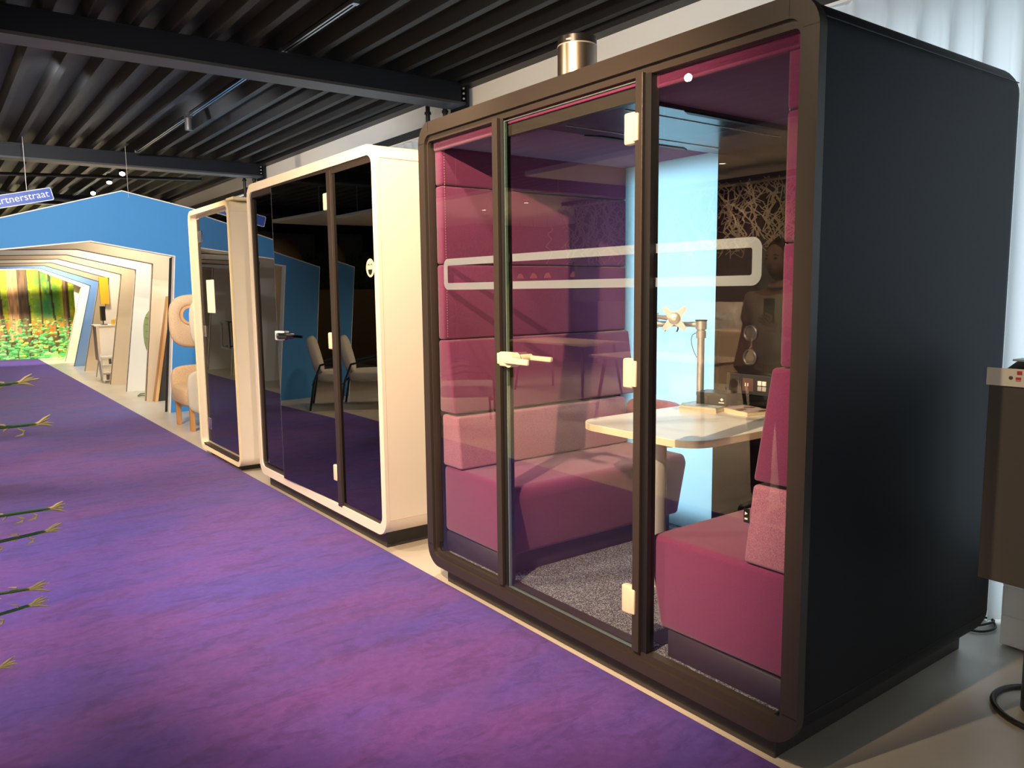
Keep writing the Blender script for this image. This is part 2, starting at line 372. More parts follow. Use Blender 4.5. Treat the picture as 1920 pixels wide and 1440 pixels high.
for (x, y, lb) in ((3.53, 5.92, 'left of the two thin black pipes above the white tinted pod'), (3.62, 5.79, 'right of the two thin black pipes beside the end of the nearest beam'),
                   (3.53, 10.7, 'left of the two thin black pipes above the narrow white booth'), (3.62, 10.58, 'right of the two thin black pipes at the end of the second beam')):
    bm = NB(); cyl(bm, (x, y, 2.2), (x, y, 3.12), .019, seg=10); cyl(bm, (x, y, 2.93), (x, y, 2.95), .028, seg=10)
    for z in (2.2,): cyl(bm, (x, y, z), (3.70, y, z), .012, seg=8)
    tag(link('wall_pipe', bm, 'dark', smooth=40), lb, 'pipe', 'black pipes on the right wall')

# ------------------------------------------------------------------ carpet
tag(link('carpet_runner', BX(-.08, 1.963, -5, 21.0, 0, .008, bev=.003), 'carpet'), 'long purple carpet runner leading past the pods to the arch', 'carpet')

# ------------------------------------------------------------------ curtains
def curtain(y0, y1, label):
    bm = NB(); n = int((y1-y0)/.012); A = []; amp = .046
    ph = 0; ys = [y0+(y1-y0)*i/n for i in range(n+1)]
    rows = [(.012, 1.05), (.6, 1), (1.4, .95), (2.2, .9), (2.55, .7), (2.66, .35), (2.785, .55)]
    V = []
    for z, k in rows:
        r = []
        for i, y in enumerate(ys):
            t = y*2*pi/.155+.9*sin(y*3.1)+.5*sin(y*7.7)
            r.append(bm.verts.new((3.62+amp*k*(sin(t)+.35*sin(2*t+1.1)), y+.012*k*sin(2*t), z)))
        V.append(r)
    for a, b in zip(V, V[1:]):
        for i in range(n): bm.faces.new((a[i], a[i+1], b[i+1], b[i]))
    tag(link('curtain', bm, 'curtain', smooth=180), label, 'curtain', 'white pleated curtains on the window wall')
curtain(-1.4, 2.52, 'white pleated sheer curtain behind the right side of the black pod')
curtain(3.36, 10.1, 'white pleated sheer curtain behind the two white pods')
bm = NB(); bx(bm, 3.60, 3.64, -1.4, 14.3, 2.785, 2.80); tag(link('curtain_rail', bm, 'whitep'), 'white rail holding the pleated curtains under the lintel', 'rail')

# ------------------------------------------------------------------ black meeting pod
def shell_loft(bm, y0, y1, z0, z1, xf, xb, r, th, back=.1):
    outer = rrect(y0, y1, z0, z1, r, 8); cy = (y0+y1)/2; cz = (z0+z1)/2
    inner = rrect(y0+th, y1-th, z0+th, z1-th, max(.02, r-th*.6), 8)
    def sc(L, d): return [(cy+(u-cy)*(1-d/((y1-y0)/2)), cz+(v-cz)*(1-d/((z1-z0)/2))) for u, v in L]
    loops = [(xf, outer)]+[(xb-back+back*sin(t), sc(outer, back*(1-cos(t)))) for t in [pi/2*i/6 for i in range(7)]]
    loops += [(xb, sc(inner, back)), (xb-.055, inner), (xf, inner)]
    V = [[bm.verts.new((x, u, v)) for u, v in L] for x, L in loops]; n = len(outer)
    for k in range(len(V)):
        a = V[k]; b = V[(k+1) % len(V)]
        for i in range(n): bm.faces.new((a[i], a[(i+1) % n], b[(i+1) % n], b[i]))
Y0, Y1, Z0, Z1 = 1.243, 3.330, .10, 2.225; XF = 1.93; XB = 3.27; YM = (Y0+Y1)/2
pod = thing('meeting_pod', 'large black glazed meeting pod with purple upholstered inside, nearest the camera', 'pod', (2.6, YM, 0))
bm = NB(); shell_loft(bm, Y0, Y1, Z0, Z1, XF+.03, XB, .10, .06, .11); link('shell', bm, 'shell', pod, 40)
def side_seam(y, z): return BX(XF+.035, XB-.08, y-.0015, y+.0015, z-.002, z+.002)
for z_ in (Z1-.068, Z0+.095): link('panel_seam', BX(XF+.035, XB-.1, Y0-.0008, Y0+.002, z_, z_+.003), 'rubber', pod)
# bronze front frame in stepped rings
bm = NB()
ring(bm, rrect(Y0-.004, Y1+.004, Z0-.004, Z1+.004, .10, 10), rrect(Y0+.05, Y1-.05, Z0+.042, Z1-.056, .045, 10), 0, XF, XF+.035)
link('front_frame', bm, 'frame', pod, 40)
bm = NB()
ring(bm, rrect(Y0+.045, Y1-.045, Z0+.036, Z1-.050, .045, 10), rrect(Y0+.062, Y1-.062, Z0+.068, Z1-.082, .02, 10), 0, XF+.014, XF+.05)
link('inner_frame', bm, 'frame', pod, 40)
for ya, yb, za, zb in ((Y0-.002, Y0+.045, Z1-.090, Z1-.087), (Y0-.002, Y0+.045, Z0+.097, Z0+.100), (Y1-.045, Y1+.002, Z1-.090, Z1-.087), (Y1-.045, Y1+.002, Z0+.097, Z0+.100), (Y0+.088, Y0+.090, Z1-.05, Z1+.002), (Y1-.090, Y1-.088, Z1-.05, Z1+.002)):
    link('frame_joint', BX(XF-.001, XF+.001, ya, yb, za, zb), 'rubber', pod)
link('plinth', BX(1.995, 3.22, 1.352, 3.258, 0, Z0+.01, bev=.004), 'plinth', pod)
MUL = [(2.690, 2.727), (1.872, 1.905)]
for a, b in MUL:
    mu = link('mullion', BX(XF-.002, XF+.055, a, b, Z0+.066, Z1-.075, bev=.002), 'frame', pod)
    link('gasket', BX(XF+.012, XF+.05, a-.026, a, Z0+.07, Z1-.08), 'rubber', mu)
link('glass_panel', BX(XF+.030, XF+.038, 2.727, Y1-.06, Z0+.066, Z1-.08), 'glass', pod)
link('glass_panel', BX(XF+.030, XF+.038, Y0+.06, 1.846, Z0+.066, Z1-.08), 'glass', pod)
door = link('door', BX(XF+.010, XF+.019, 1.912, 2.650, Z0+.072, Z1-.098), 'glass', pod)
bm = NB(); bx(bm, XF+.009, XF+.020, 2.650, 2.656, Z0+.072, Z1-.098); bx(bm, XF+.009, XF+.020, 1.912, 2.656, Z1-.098, Z1-.094); bx(bm, XF+.009, XF+.020, 1.912, 2.656, Z0+.068, Z0+.072)
link('glass_edge', bm, 'glassedge', door)
link('edge_seal', BX(XF+.004, XF+.009, 2.625, 2.650, Z0+.072, Z1-.098), 'glass', door)
link('door_rail', BX(XF+.034, XF+.06, 1.905, 2.69, Z1-.150, Z1-.108), 'frame', pod)
link('threshold', BX(XF+.03, XF+.075, 1.905, 2.69, Z0+.060, Z0+.072), 'frame', pod)
for z in (1.98, 1.16, .347):
    h = link('hinge', BX(XF-.006, XF+.024, 1.905, 1.955, z-.052, z+.052, bev=.008, seg=3), 'creamp', door, 40)
    link('hinge_leaf', BX(XF-.008, XF+.024, 1.888, 1.912, z-.045, z+.045, bev=.004), 'creamp', h, 40)
# lock with lever
lk = link('door_lock', BX(XF-.022, XF+.008, 2.585, 2.672, 1.134, 1.195, bev=.008, seg=3), 'creamp', door, 40)
bm = NB(); cyl(bm, (XF-.035, 2.585, 1.165), (XF+.008, 2.585, 1.165), .030, seg=28); link('lock_boss', bm, 'creamp', lk, 40)
bm = NB(); bx(bm, XF-.050, XF-.036, 2.44, 2.60, 1.152, 1.177, bev=.005, seg=3); link('lever', bm, 'creamp', lk, 40)
bm = NB(); cyl(bm, (XF+.02, 2.575, 1.17), (XF+.075, 2.575, 1.17), .016, seg=16); bx(bm, XF+.06, XF+.078, 2.43, 2.58, 1.160, 1.180, bev=.005); link('inner_lever', bm, 'creamp', lk, 40)
bm = NB(); bx(bm, XF-.012, XF+.012, 2.672, 2.697, 1.142, 1.188, bev=.003); link('strike_plate', bm, 'creamp', lk, 40)
# frosted safety band: a rounded rectangle outline carried over all three panes
def band(ylo, yhi, x, par):
    bm = NB(); O = rrect(1.428, 3.192, 1.455, 1.598, .035, 8); I = rrect(1.462, 3.158, 1.486, 1.567, .008, 8)
    def clip(p): return (min(max(p[0], ylo), yhi), p[1])
    n = len(O)
    def quad(a, b, c, d):
        q = [clip(t) for t in (a, b, c, d)]
        if max(t[0] for t in q)-min(t[0] for t in q) < 1e-5: return
        vs = [bm.verts.new((x, u, v)) for u, v in q]; bm.faces.new(vs)
    for i in range(n):
        o0, o1, i0, i1 = O[i], O[(i+1) % n], I[i], I[(i+1) % n]
        for k in range(4):
            f = lambda a, b, t: (a[0]+(b[0]-a[0])*t, a[1]+(b[1]-a[1])*t)
            quad(f(o0, o1, k/4), f(o0, o1, (k+1)/4), f(i0, i1, (k+1)/4), f(i0, i1, k/4))
    bmesh.ops.remove_doubles(bm, verts=bm.verts, dist=1e-5)
    for f in [f for f in bm.faces if f.calc_area() < 1e-9]: bm.faces.remove(f)
    link('frosted_band', bm, 'film', par)
band(2.730, 3.3, XF+.0405, pod); band(1.3, 1.845, XF+.0405, pod); band(1.912, 2.624, XF+.0215, door)
# upholstered lining
YL, YR = 3.268, 1.305      # inner faces of the shell sides
zs = [(.845, 1.215), (1.218, 1.573), (1.576, 1.940), (1.943, 2.125)]
for far in (0, 1):
    for k, (za, zb) in enumerate(zs):
        bm = NB()
        if k == 0: pr = [(YR, za+.02), (1.447, za+.02), (1.391, zb), (YR, zb)]
        else: pr = [(YR, za), (1.365, za), (1.365, zb), (YR, zb)]
        if far: pr = [(2*YM-u, v) for u, v in pr]
        prism(bm, pr, 0, 1.978, 3.185, bev=.012, seg=3)
        p = link('wall_cushion', bm, 'fab', pod, 50)
    bm = NB(); yy = 1.3655 if not far else 2*YM-1.3655
    for z in [1.23+i*.0125 for i in range(70)]: bx(bm, 1.9935, 1.996, yy-.001, yy+.0012, z, z+.007)
    link('stitching', bm, 'stitch', pod)
cpad = link('ceiling_cushion', BX(1.98, 3.19, 2.555, 3.26, 2.115, 2.165, bev=.012, seg=3), 'fabp', pod, 50)
link('ceiling_cushion', BX(1.98, 3.19, 1.31, 2.035, 2.115, 2.165, bev=.012, seg=3), 'fabp', pod, 50)
link('header_cushion', BX(1.968, 1.994, 1.31, 3.26, 2.098, 2.160, bev=.010, seg=3), 'fab', pod, 50)
cu = link('ceiling_unit', BX(2.0, 3.195, 2.02, 2.57, 2.10, 2.165, bev=.003), 'ceilu', pod)
for y in (2.13, 2.46):
    link('led_strip', BX(2.10, 3.05, y-.003, y+.003, 2.0975, 2.1005), 'steel', cu)
for pl_ in ([(2.3, 2.02), (2.95, 2.02), (2.90, 2.045), (2.35, 2.045)], [(2.3, 2.57), (2.95, 2.57), (2.90, 2.545), (2.35, 2.545)]):
    bm = NB(); prism(bm, pl_, 2, 2.0960, 2.101); link('air_slot', bm, 'rubber', cu)
bm = NB(); bx(bm, 3.195, 3.203, 2.572, 3.262, .165, 2.165); link('frosted_back_pane', bm, 'frost', pod)
mp = link('media_panel', BX(3.178, 3.203, 1.31, 2.572, .165, 2.165, bev=.002), 'mediap', pod)
for z in (1.231, 1.114):
    bm = NB(); prof = [(.030, 0), (.040, 0), (.040, .006), (.034, .010), (.028, .006), (.028, .002), (0, .002)]
    lathe(bm, prof, (0, 0, 0), 32); bmesh.ops.rotate(bm, cent=(0, 0, 0), matrix=Matrix.Rotation(R(-90), 3, 'Y'), verts=bm.verts); bmesh.ops.translate(bm, vec=(3.178, 2.355, z), verts=bm.verts)
    link('air_vent_ring', bm, 'socket', mp, 40)
sp = link('socket_frame', BX(3.168, 3.179, 2.225, 2.485, .935, 1.032, bev=.003), 'socket', mp)
bm = NB(); bx(bm, 3.165, 3.169, 2.405, 2.468, .950, 1.013, bev=.002); cyl(bm, (3.163, 2.436, .982), (3.169, 2.436, .982), .023, seg=24, mi=1); link('power_socket', bm, ['socket', 'black'], sp)
bm = NB(); bx(bm, 3.165, 3.169, 2.325, 2.388, .950, 1.013, bev=.002, mi=0); bx(bm, 3.1635, 3.166, 2.352, 2.357, .975, .99, mi=1); bx(bm, 3.1635, 3.166, 2.366, 2.371, .975, .99, mi=1); link('usb_socket', bm, ['brownp', 'whitep'], sp)
for i, (y, z) in enumerate(((2.262, .994), (2.288, .994), (2.262, .968), (2.288, .968))):
    link('rocker_switch', BX(3.162, 3.169, y-.011, y+.011, z-.011, z+.011, bev=.002), 'whitep' if i < 2 else 'steel', sp)
link('floor_tile', BX(1.975, 3.195, 1.31, 3.262, .150, .165), 'mat', pod)
# seats in the pod
def bench(mir, label, tagside):
    F = (lambda u: 2*YM-u) if mir else (lambda u: u)
    t = thing('bench_seat', label, 'bench', (2.55, F(1.6), .165), 'upholstered benches in the black pod')
    def pr(pts, x0, x1, bev, name, mt, sg=4):
        bm = NB(); prism(bm, [(F(u), v) for u, v in pts], 0, x0, x1, bev=bev, seg=sg); return link(name, bm, mt, t, 50)
    pr([(1.313, .268), (1.832, .262), (1.889, .548), (1.872, .592), (1.313, .597)], 1.988, 3.12, .022, 'seat_cushion', 'fab', 5)
    pr([(1.313, .165), (1.796, .165), (1.796, .262), (1.313, .262)], 1.996, 3.09, .003, 'seat_base', 'benchbase', 1)
    lum = pr([(1.313, .598), (1.480, .598), (1.452, .852), (1.313, .852)], 1.984, 3.10, .014, 'lumbar_cushion', 'mel', 4)
    if mir:
        bm = NB(); superell(bm, (3.145, F(1.63), .725), .045, .20, .125, .45); link('corner_bolster', bm, 'mel', t, 60)
    if tagside:
        tg = link('brand_tag', BX(1.9815, 1.984, 1.458, 1.478, .728, .772), 'black', t)
        bm = NB(); prism(bm, [(1.463, .757), (1.473, .762), (1.473, .752)], 0, 1.9805, 1.9818); bx(bm, 1.9805, 1.9818, 1.463, 1.474, .738, .743); link('tag_print', bm, 'whitep', tg)
bench(False, 'magenta upholstered bench with pink lumbar cushion on the near right side', True)
bench(True, 'magenta upholstered bench with pink lumbar cushion on the far left side', False)
tb = thing('meeting_table', 'white rounded table between the two benches in the black pod', 'table', (2.47, 2.30, .165))
def topshape(i):
    r = .13-i; a = [(3.172, 2.30-.345+i), (3.172, 2.30+.345-i)]
    b = []
    for cx, cy, s in ((2.30+.13, 2.30+.345-.13, 90), (2.30+.13, 2.30-.345+.13, 180)):
        for k in range(9): th = R(s+90*k/8); b.append((cx+r*cos(th), cy+r*sin(th)))
    return a+b
bm = NB(); prism(bm, topshape(.001), 2, .8595, .8615); link('tabletop', bm, 'table', tb)
bm = NB(); prism(bm, topshape(0), 2, .832, .8595); link('edge_band', bm, 'edge', tb)
bm = NB(); lathe(bm, [(0, 0), (.055, 0), (.055, .004), (.045, .006), (.045, .665), (0, .665)], (2.47, 2.30, .165), 32); link('table_column', bm, 'steel', tb, 40)
link('mounting_plate', BX(2.38, 2.75, 2.2, 2.4, .82, .832), 'dark', tb)
tag(link('floor_mat', BX(2.04, 2.19, 1.86, 1.95, .1655, .171, bev=.001), 'pad'), 'small dark navy mat on the pod floor by the door frame', 'mat')

# monitor arm
ma = thing('monitor_arm', 'silver empty monitor arm on a pole at the back of the pod table', 'monitor arm', (3.12, 2.61, .8615))
bm = NB(); bx(bm, 3.06, 3.165, 2.54, 2.68, .8615, .870, bev=.003); link('base_plate', bm, 'steel', ma)
bm = NB(); cyl(bm, (3.12, 2.61, .868), (3.12, 2.61, 1.235), .0185, seg=24); link('pole', bm, 'steel', ma, 40)
bm = NB(); lathe(bm, [(0, 1.2), (.025, 1.2), (.025, 1.235), (.020, 1.237), (.020, 1.242), (.028, 1.244), (.028, 1.285), (0, 1.285)], (3.12, 2.61, 0), 28); link('collar', bm, 'steel', ma, 40)
bm = NB(); lathe(bm, [(0, 1.285), (.030, 1.285), (.030, 1.292), (0, 1.294)], (3.12, 2.61, 0), 28); link('cap', bm, 'black', ma, 40)
bm = NB(); tube(bm, [(3.12, 2.61, 1.268), (3.07, 2.72, 1.268), (3.03, 2.845, 1.268)], [.016, .012, .018]); link('lower_arm', bm, 'steel', ma, 60)
bm = NB(); cyl(bm, (3.03, 2.85, 1.245), (3.03, 2.85, 1.325), .026, seg=24); link('elbow', bm, 'steel', ma, 40)
bm = NB(); tube(bm, [(3.03, 2.845, 1.306), (2.98, 2.76, 1.306), (2.98, 2.66, 1.300)], [.016, .011, .015]); link('upper_arm', bm, 'steel', ma, 60)
bm = NB()
d = Vector((-.82, -.57, 0)); sx = Vector((.57, -.82, 0)); c0 = Vector((2.955, 2.640, 1.302))
pts = []
for k in range(4):
    a = R(45+90*k)
    for (rr, da) in ((.030, -45), (.060, -12), (.078, -7), (.078, 7), (.060, 12)): pts.append((rr*cos(a+R(da)), rr*sin(a+R(da))))
A = [bm.verts.new(c0+sx*u+Vector((0, 0, v))) for u, v in pts]; B = [bm.verts.new(c0+d*.004+sx*u+Vector((0, 0, v))) for u, v in pts]
bm.faces.new(A); bm.faces.new(B[::-1])
for i in range(len(A)): bm.faces.new((A[i], B[i], B[(i+1) % len(A)], A[(i+1) % len(A)]))
link('screen_bracket', bm, 'steel', ma)
bm = NB(); cyl(bm, c0+d*.004, c0+d*.010, .030, .022, seg=24); cyl(bm, c0+d*.010, c0+d*.014, .010, seg=16); cyl(bm, c0, c0-d*.04, .020, seg=20); link('tilt_joint', bm, 'steel', ma, 40)
for q in (2.70, 2.78):
    bm = NB(); tube(bm, [(3.05, q, 1.262), (3.04, q-.008, 1.243), (3.04, q, 1.232)], .004); link('cable_clip', bm, 'black', ma)
bm = NB(); tube(bm, [(3.11, 2.635, 1.225), (3.10, 2.648, 1.215), (3.095, 2.652, 1.195), (3.096, 2.650, 1.17), (3.10, 2.642, 1.14), (3.105, 2.632, 1.115), (3.11, 2.625, 1.10)], .0018); link('hanging_wire', bm, 'cable', ma)

def rotbox(name, c, sx, sy, z0, z1, ang, mt, par=None, bev=.001):
    bm = BX(-sx/2, sx/2, -sy/2, sy/2, z0, z1, bev=bev); bmesh.ops.rotate(bm, cent=(0, 0, 0), matrix=Matrix.Rotation(R(ang), 3, 'Z'), verts=bm.verts); bmesh.ops.translate(bm, vec=(c[0], c[1], 0), verts=bm.verts)
    return link(name, bm, mt, par)
def book(name, c, sx, sy, z0, h, ang, cov, label, cat, grp=None):
    t = thing(name, label, cat, (c[0], c[1], z0), grp)
    rotbox('pages', c, sx-.006, sy-.004, z0+.001, z0+h-.001, ang, 'pages', t); rotbox('cover', c, sx, sy, z0+h-.001, z0+h, ang, cov, t, bev=0); rotbox('back_cover', c, sx, sy, z0, z0+.001, ang, 'paper', t, bev=0)
book('book', (2.995, 2.475), .155, .20, .8615, .013, 12, 'cover1', 'lower thick paperback of the pair under the black box', 'book', 'books on the pod table')
book('book', (2.998, 2.477), .152, .198, .8746, .013, 11, 'cover1', 'upper pale blue covered book directly under the black box', 'book', 'books on the pod table')
book('magazine', (3.075, 2.295), .150, .20, .8615, .020, -14, 'cover2', 'thick magazine with brown photo cover lying right of the black box', 'magazine')
bt = thing('cardboard_box', 'small black box with white logo resting on the books', 'box', (3.075, 2.47, .8877))
rotbox('box_body', (3.07, 2.465), .12, .155, .8877, .945, 14, 'black', bt); rotbox('lid', (3.07, 2.465), .123, .158, .930, .9465, 14, 'black', bt)
bm = NB(); q = Matrix.Rotation(R(14), 3, 'Z')
for (yy, zz, wy, wz, dia) in ((-.055, .917, .012, .012, 1), (-.053, .902, .028, .005, 0)):
    if dia: vs = [bm.verts.new(q @ Vector((-.0622, yy+a, 0))+Vector((3.07, 2.465, zz+b))) for a, b in ((0, .008), (.009, 0), (0, -.008), (-.009, 0))]
    else: vs = [bm.verts.new(q @ Vector((-.0622, yy+a, 0))+Vector((3.07, 2.465, zz+b))) for a, b in ((-wy/2, -wz/2), (wy/2, -wz/2), (wy/2, wz/2), (-wy/2, wz/2))]
    bm.faces.new(vs)
link('logo', bm, 'whitep', bt)

# speaker on the roof
sk = thing('cylinder_speaker', 'brushed bronze cylindrical speaker with black top standing on the black pod', 'speaker', (2.15, 2.445, Z1))
bm = NB(); lathe(bm, [(0, 0), (.078, 0), (.078, .176), (.076, .178), (0, .178)], (2.15, 2.445, Z1+.0005), 48); link('speaker_body', bm, 'bronze', sk, 40)
bm = NB(); lathe(bm, [(.0785, .174), (.0795, .176), (.0785, .179), (.077, .179)], (2.15, 2.445, Z1+.0005), 48); link('trim_ring', bm, 'steel', sk, 60)
bm = NB(); lathe(bm, [(.077, .179), (.077, .207), (.073, .211), (0, .211)], (2.15, 2.445, Z1+.0005), 48); link('top_cap', bm, 'black', sk, 40)
bm = NB()
for k in range(5):
    a = R(196+k*3.4); p = Vector((2.15+.0775*cos(a), 2.445+.0775*sin(a), Z1+.186)); u = Vector((-sin(a), cos(a), 0))
    vs = [bm.verts.new(p+u*s+Vector((0, 0, t))) for s, t in ((-.0015, 0), (.0015, 0), (.0015, .007), (-.0015, .007))]; bm.faces.new(vs)
link('speaker_lettering', bm, 'steel', sk)

# ------------------------------------------------------------------ white pod with black tinted glass
A0, A1 = 3.782, 5.822; P2 = thing('tinted_pod', 'wide white framed pod with black tinted glass front and smiley sticker', 'pod', (2.5, 4.8, 0))
bm = NB(); shell_loft(bm, A0, A1, .105, 2.222, XF+.02, 3.15, .10, .05, .08); link('shell', bm, 'white', P2, 40)
bm = NB(); ring(bm, rrect(A0-.002, A1+.002, .103, 2.224, .10, 10), rrect(A0+.046, A1-.046, .160, 2.168, .055, 10), 0, XF, XF+.022); link('front_frame', bm, 'white', P2, 40)
for z_ in (2.145, .196): link('panel_seam', BX(XF+.025, 3.08, A0-.001, A0+.002, z_, z_+.003), 'beigeb', P2)
bm = NB(); ring(bm, rrect(A0+.044, A1-.044, .158, 2.170, .05, 10), rrect(A0+.050, A1-.075, .180, 2.130, .02, 10), 0, XF+.010, XF+.05); link('dark_frame', bm, 'frame', P2, 40)
link('plinth', BX(2.0, 3.08, 3.915, 5.815, 0, .115), 'plinth', P2)
link('mullion', BX(XF-.002, XF+.05, 4.352, 4.408, .150, 2.15, bev=.002), 'frame', P2)
link('glass_panel', BX(XF+.026, XF+.032, 5.262, 5.75, .178, 2.135), 'tint', P2)
link('glass_panel', BX(XF+.014, XF+.020, 3.830, 4.355, .178, 2.135), 'tint', P2)
dr = Matrix.Rotation(R(2.05), 3, 'Z')     # the door stands slightly ajar about its right-hand hinges
def rotdoor(bm, piv=(XF+.026, 4.412)):
    bmesh.ops.rotate(bm, cent=(piv[0], piv[1], 0), matrix=dr, verts=bm.verts); return bm
d2 = link('door', rotdoor(BX(XF+.010, XF+.018, 4.412, 5.262, .165, 2.148)), 'tint', P2)
link('glass_edge', rotdoor(BX(XF+.0095, XF+.0185, 5.262, 5.267, .165, 2.148)), 'ceilu', d2)
for z in (1.978, 1.16, .353):
    link('hinge', rotdoor(BX(XF-.006, XF+.024, 4.41, 4.455, z-.05, z+.05, bev=.008, seg=3)), 'creamp', d2, 40)
lb = link('door_lock', rotdoor(BX(XF-.022, XF+.010, 5.14, 5.235, 1.132, 1.195, bev=.006, seg=3)), 'whitep', d2, 40)
bm = NB(); cyl(bm, (XF-.045, 5.135, 1.163), (XF+.01, 5.135, 1.163), .022, seg=24); link('lock_knob', rotdoor(bm), 'chrome', lb, 40)
bm = NB(); bx(bm, XF-.052, XF-.038, 4.985, 5.13, 1.150, 1.168, bev=.005); link('lever', rotdoor(bm), 'black', lb, 40)
bm = NB(); c = (3.900, 1.578); r0 = .05
vs = [bm.verts.new((XF+.0125, c[0]+r0*cos(2*pi*k/40), c[1]+r0*sin(2*pi*k/40))) for k in range(40)]; bm.faces.new(vs)
sm = link('smiley_sticker', bm, 'creamp', P2)
bm = NB()
vs = [bm.verts.new((XF+.0115, c[0]+.024*cos(t), c[1]-.008+.030*sin(t)*(1 if sin(t) < 0 else 0))) for t in [pi+pi*k/16 for k in range(17)]]; bm.faces.new(vs)
for s in (-1, 1):
    a = [(c[0]+s*.017+.011*cos(t), c[1]+.012+.011*sin(t)) for t in [pi*k/10 for k in range(11)]]; b = [(c[0]+s*.017+.007*cos(t), c[1]+.012+.007*sin(t)) for t in [pi*k/10 for k in range(11)]]
    A = [bm.verts.new((XF+.0115, u, v)) for u, v in a]; B = [bm.verts.new((XF+.0115, u, v)) for u, v in b]
    for k in range(10): bm.faces.new((A[k], A[k+1], B[k+1], B[k]))
link('smiley_face', bm, 'black', sm)

# ------------------------------------------------------------------ narrow white booth
B0, B1 = 6.285, 7.435; P3 = thing('phone_booth', 'narrow white phone booth with dark glass door, furthest of the three', 'booth', (2.4, 6.86, 0))
bm = NB(); shell_loft(bm, B0, B1, .05, 2.172, XF+.004, 2.95, .085, .035, .07); link('shell', bm, 'white', P3, 40)
bm = NB(); ring(bm, rrect(B0-.002, B1+.002, .048, 2.174, .085, 10), rrect(B0+.030, B1-.030, .085, 2.135, .05, 10), 0, XF, XF+.012); link('front_rim', bm, 'creamb', P3, 40)
bm = NB(); ring(bm, rrect(B0+.033, B1-.033, .083, 2.137, .05, 10), rrect(B0+.060, B1-.110, .135, 2.100, .02, 10), 0, XF+.055, XF+.10); link('reveal', bm, 'pillar', P3, 40)
link('gasket_post', BX(XF+.05, XF+.06, 7.13, 7.345, .12, 2.10), 'rubber', P3)
link('sill', BX(XF+.01, XF+.10, B0+.04, B1-.04, .085, .10), 'frame', P3)
link('back_wall', BX(2.85, 2.87, B0+.04, B1-.04, .09, 2.13), 'wall', P3)
d3 = link('door', BX(XF+.044, XF+.052, 6.345, 7.235, .125, 2.105), 'smoke', P3)
for z in (1.945, 1.12, .29):
    bm = NB(); bx(bm, XF+.036, XF+.062, 7.235, 7.275, z-.05, z+.05, bev=.003); bx(bm, XF+.036, XF+.062, 7.19, 7.230, z-.05, z+.05, bev=.003); cyl(bm, (XF+.034, 7.232, z-.05), (XF+.034, 7.232, z+.05), .006, seg=10); link('hinge', bm, 'chrome', d3)
bm = NB(); tube(bm, [(XF+.044, 6.60, 1.215), (XF-.005, 6.60, 1.215), (XF-.005, 6.60, 1.015), (XF+.044, 6.60, 1.015)], .011, 4); tube(bm, [(XF-.005, 6.60, 1.215), (XF-.005, 6.40, 1.215), (XF-.005, 6.40, 1.015), (XF-.005, 6.60, 1.015)], .011, 4)
link('door_handle', bm, 'black', d3)
link('notice', BX(XF+.041, XF+.0435, 6.90, 7.12, 1.285, 1.567), 'paper', d3)
link('plinth', BX(1.985, 2.86, 6.43, 7.33, 0, .06), 'plinth', P3)
link('roof_vent', BX(XF+.03, 2.3, B0-.03, B0+.14, 2.172, 2.195, bev=.008), 'creamb', P3)
link('panel_seam', BX(XF+.01, 2.9, B0-.001, B0+.002, 2.085, 2.088), 'beigeb', P3)

# ------------------------------------------------------------------ blue arch, frames behind it, mural
YA = 10.19
outer = [(3.69, 0), (3.69, 2.28), (1.93, 2.655), (-.95, 1.80), (-.80, 0)]
inner = [(-.27, 0), (-.44, 1.80), (1.565, 2.055), (2.462, 1.90), (2.296, 0)]
ar = thing('blue_arch', 'blue house-shaped arch panel spanning the carpet', 'arch', (1, YA, 0))
def archpoly(bm, o, i, y0, y1): prism(bm, o+i, 1, y0, y1)
bm = NB(); archpoly(bm, outer, inner, YA, YA+.10); link('white_core', bm, 'whiteb', ar)
def inset(o, d): return o
oo = [(3.69, 0), (3.69, 2.268), (1.93, 2.643), (-.94, 1.790), (-.79, 0)]; ii = [(-.285, 0), (-.452, 1.813), (1.565, 2.069), (2.476, 1.911), (2.310, 0)]
bm = NB(); archpoly(bm, oo, ii, YA-.004, YA); link('blue_face', bm, 'blue', ar)
bm = NB(); prism(bm, [(2.268, 0), (2.31, 0), (2.476, 1.905), (2.430, 1.885)], 1, YA+.102, YA+.11); link('dark_jamb', bm, 'dark', ar)
bm = NB(); prism(bm, [(2.385, 0), (2.425, 0), (2.675, 1.42), (2.635, 1.42)], 1, 11.36, 11.50); tag(link('oak_plank', bm, 'wood'), 'narrow oak plank leaning between the blue arch and the first beige frame', 'plank')
bm = NB(); prism(bm, [(2.44, 0), (2.78, 0), (2.95, .97), (2.605, .97)], 1, 11.40, 11.44); tag(link('dark_panel', bm, 'frame'), 'dark brown panel leaning beside the oak plank behind the armchair', 'panel')
sg = thing('street_sign', 'blue street name sign with white lettering fixed on the arch top', 'sign', (.9, YA-.03, 2.4))
ang = atan2(.235, 1); L0 = .93
MX = Matrix.Translation((1.236, YA-.02, 2.505)) @ Matrix.Rotation(-ang, 4, 'Y')     # origin at lower right corner, x runs to the right along the sign
def onsign(bm):
    bmesh.ops.transform(bm, matrix=MX, verts=bm.verts); return bm
bm = NB(); prism(bm, rrect(-L0, 0, 0, .138, .018, 5), 1, 0, .012); link('sign_border', onsign(bm), 'signw', sg)
bm = NB(); prism(bm, rrect(-L0+.008, -.008, .008, .130, .012, 5), 1, -.002, 0); link('sign_plate', onsign(bm), 'signb', sg)
text('sign_lettering', 'Partnerstraat', .107, MX @ Matrix.Translation((-.035, -.003, .042)) @ Matrix.Rotation(R(90), 4, 'X'), 'signw', sg, .0006, 'RIGHT')

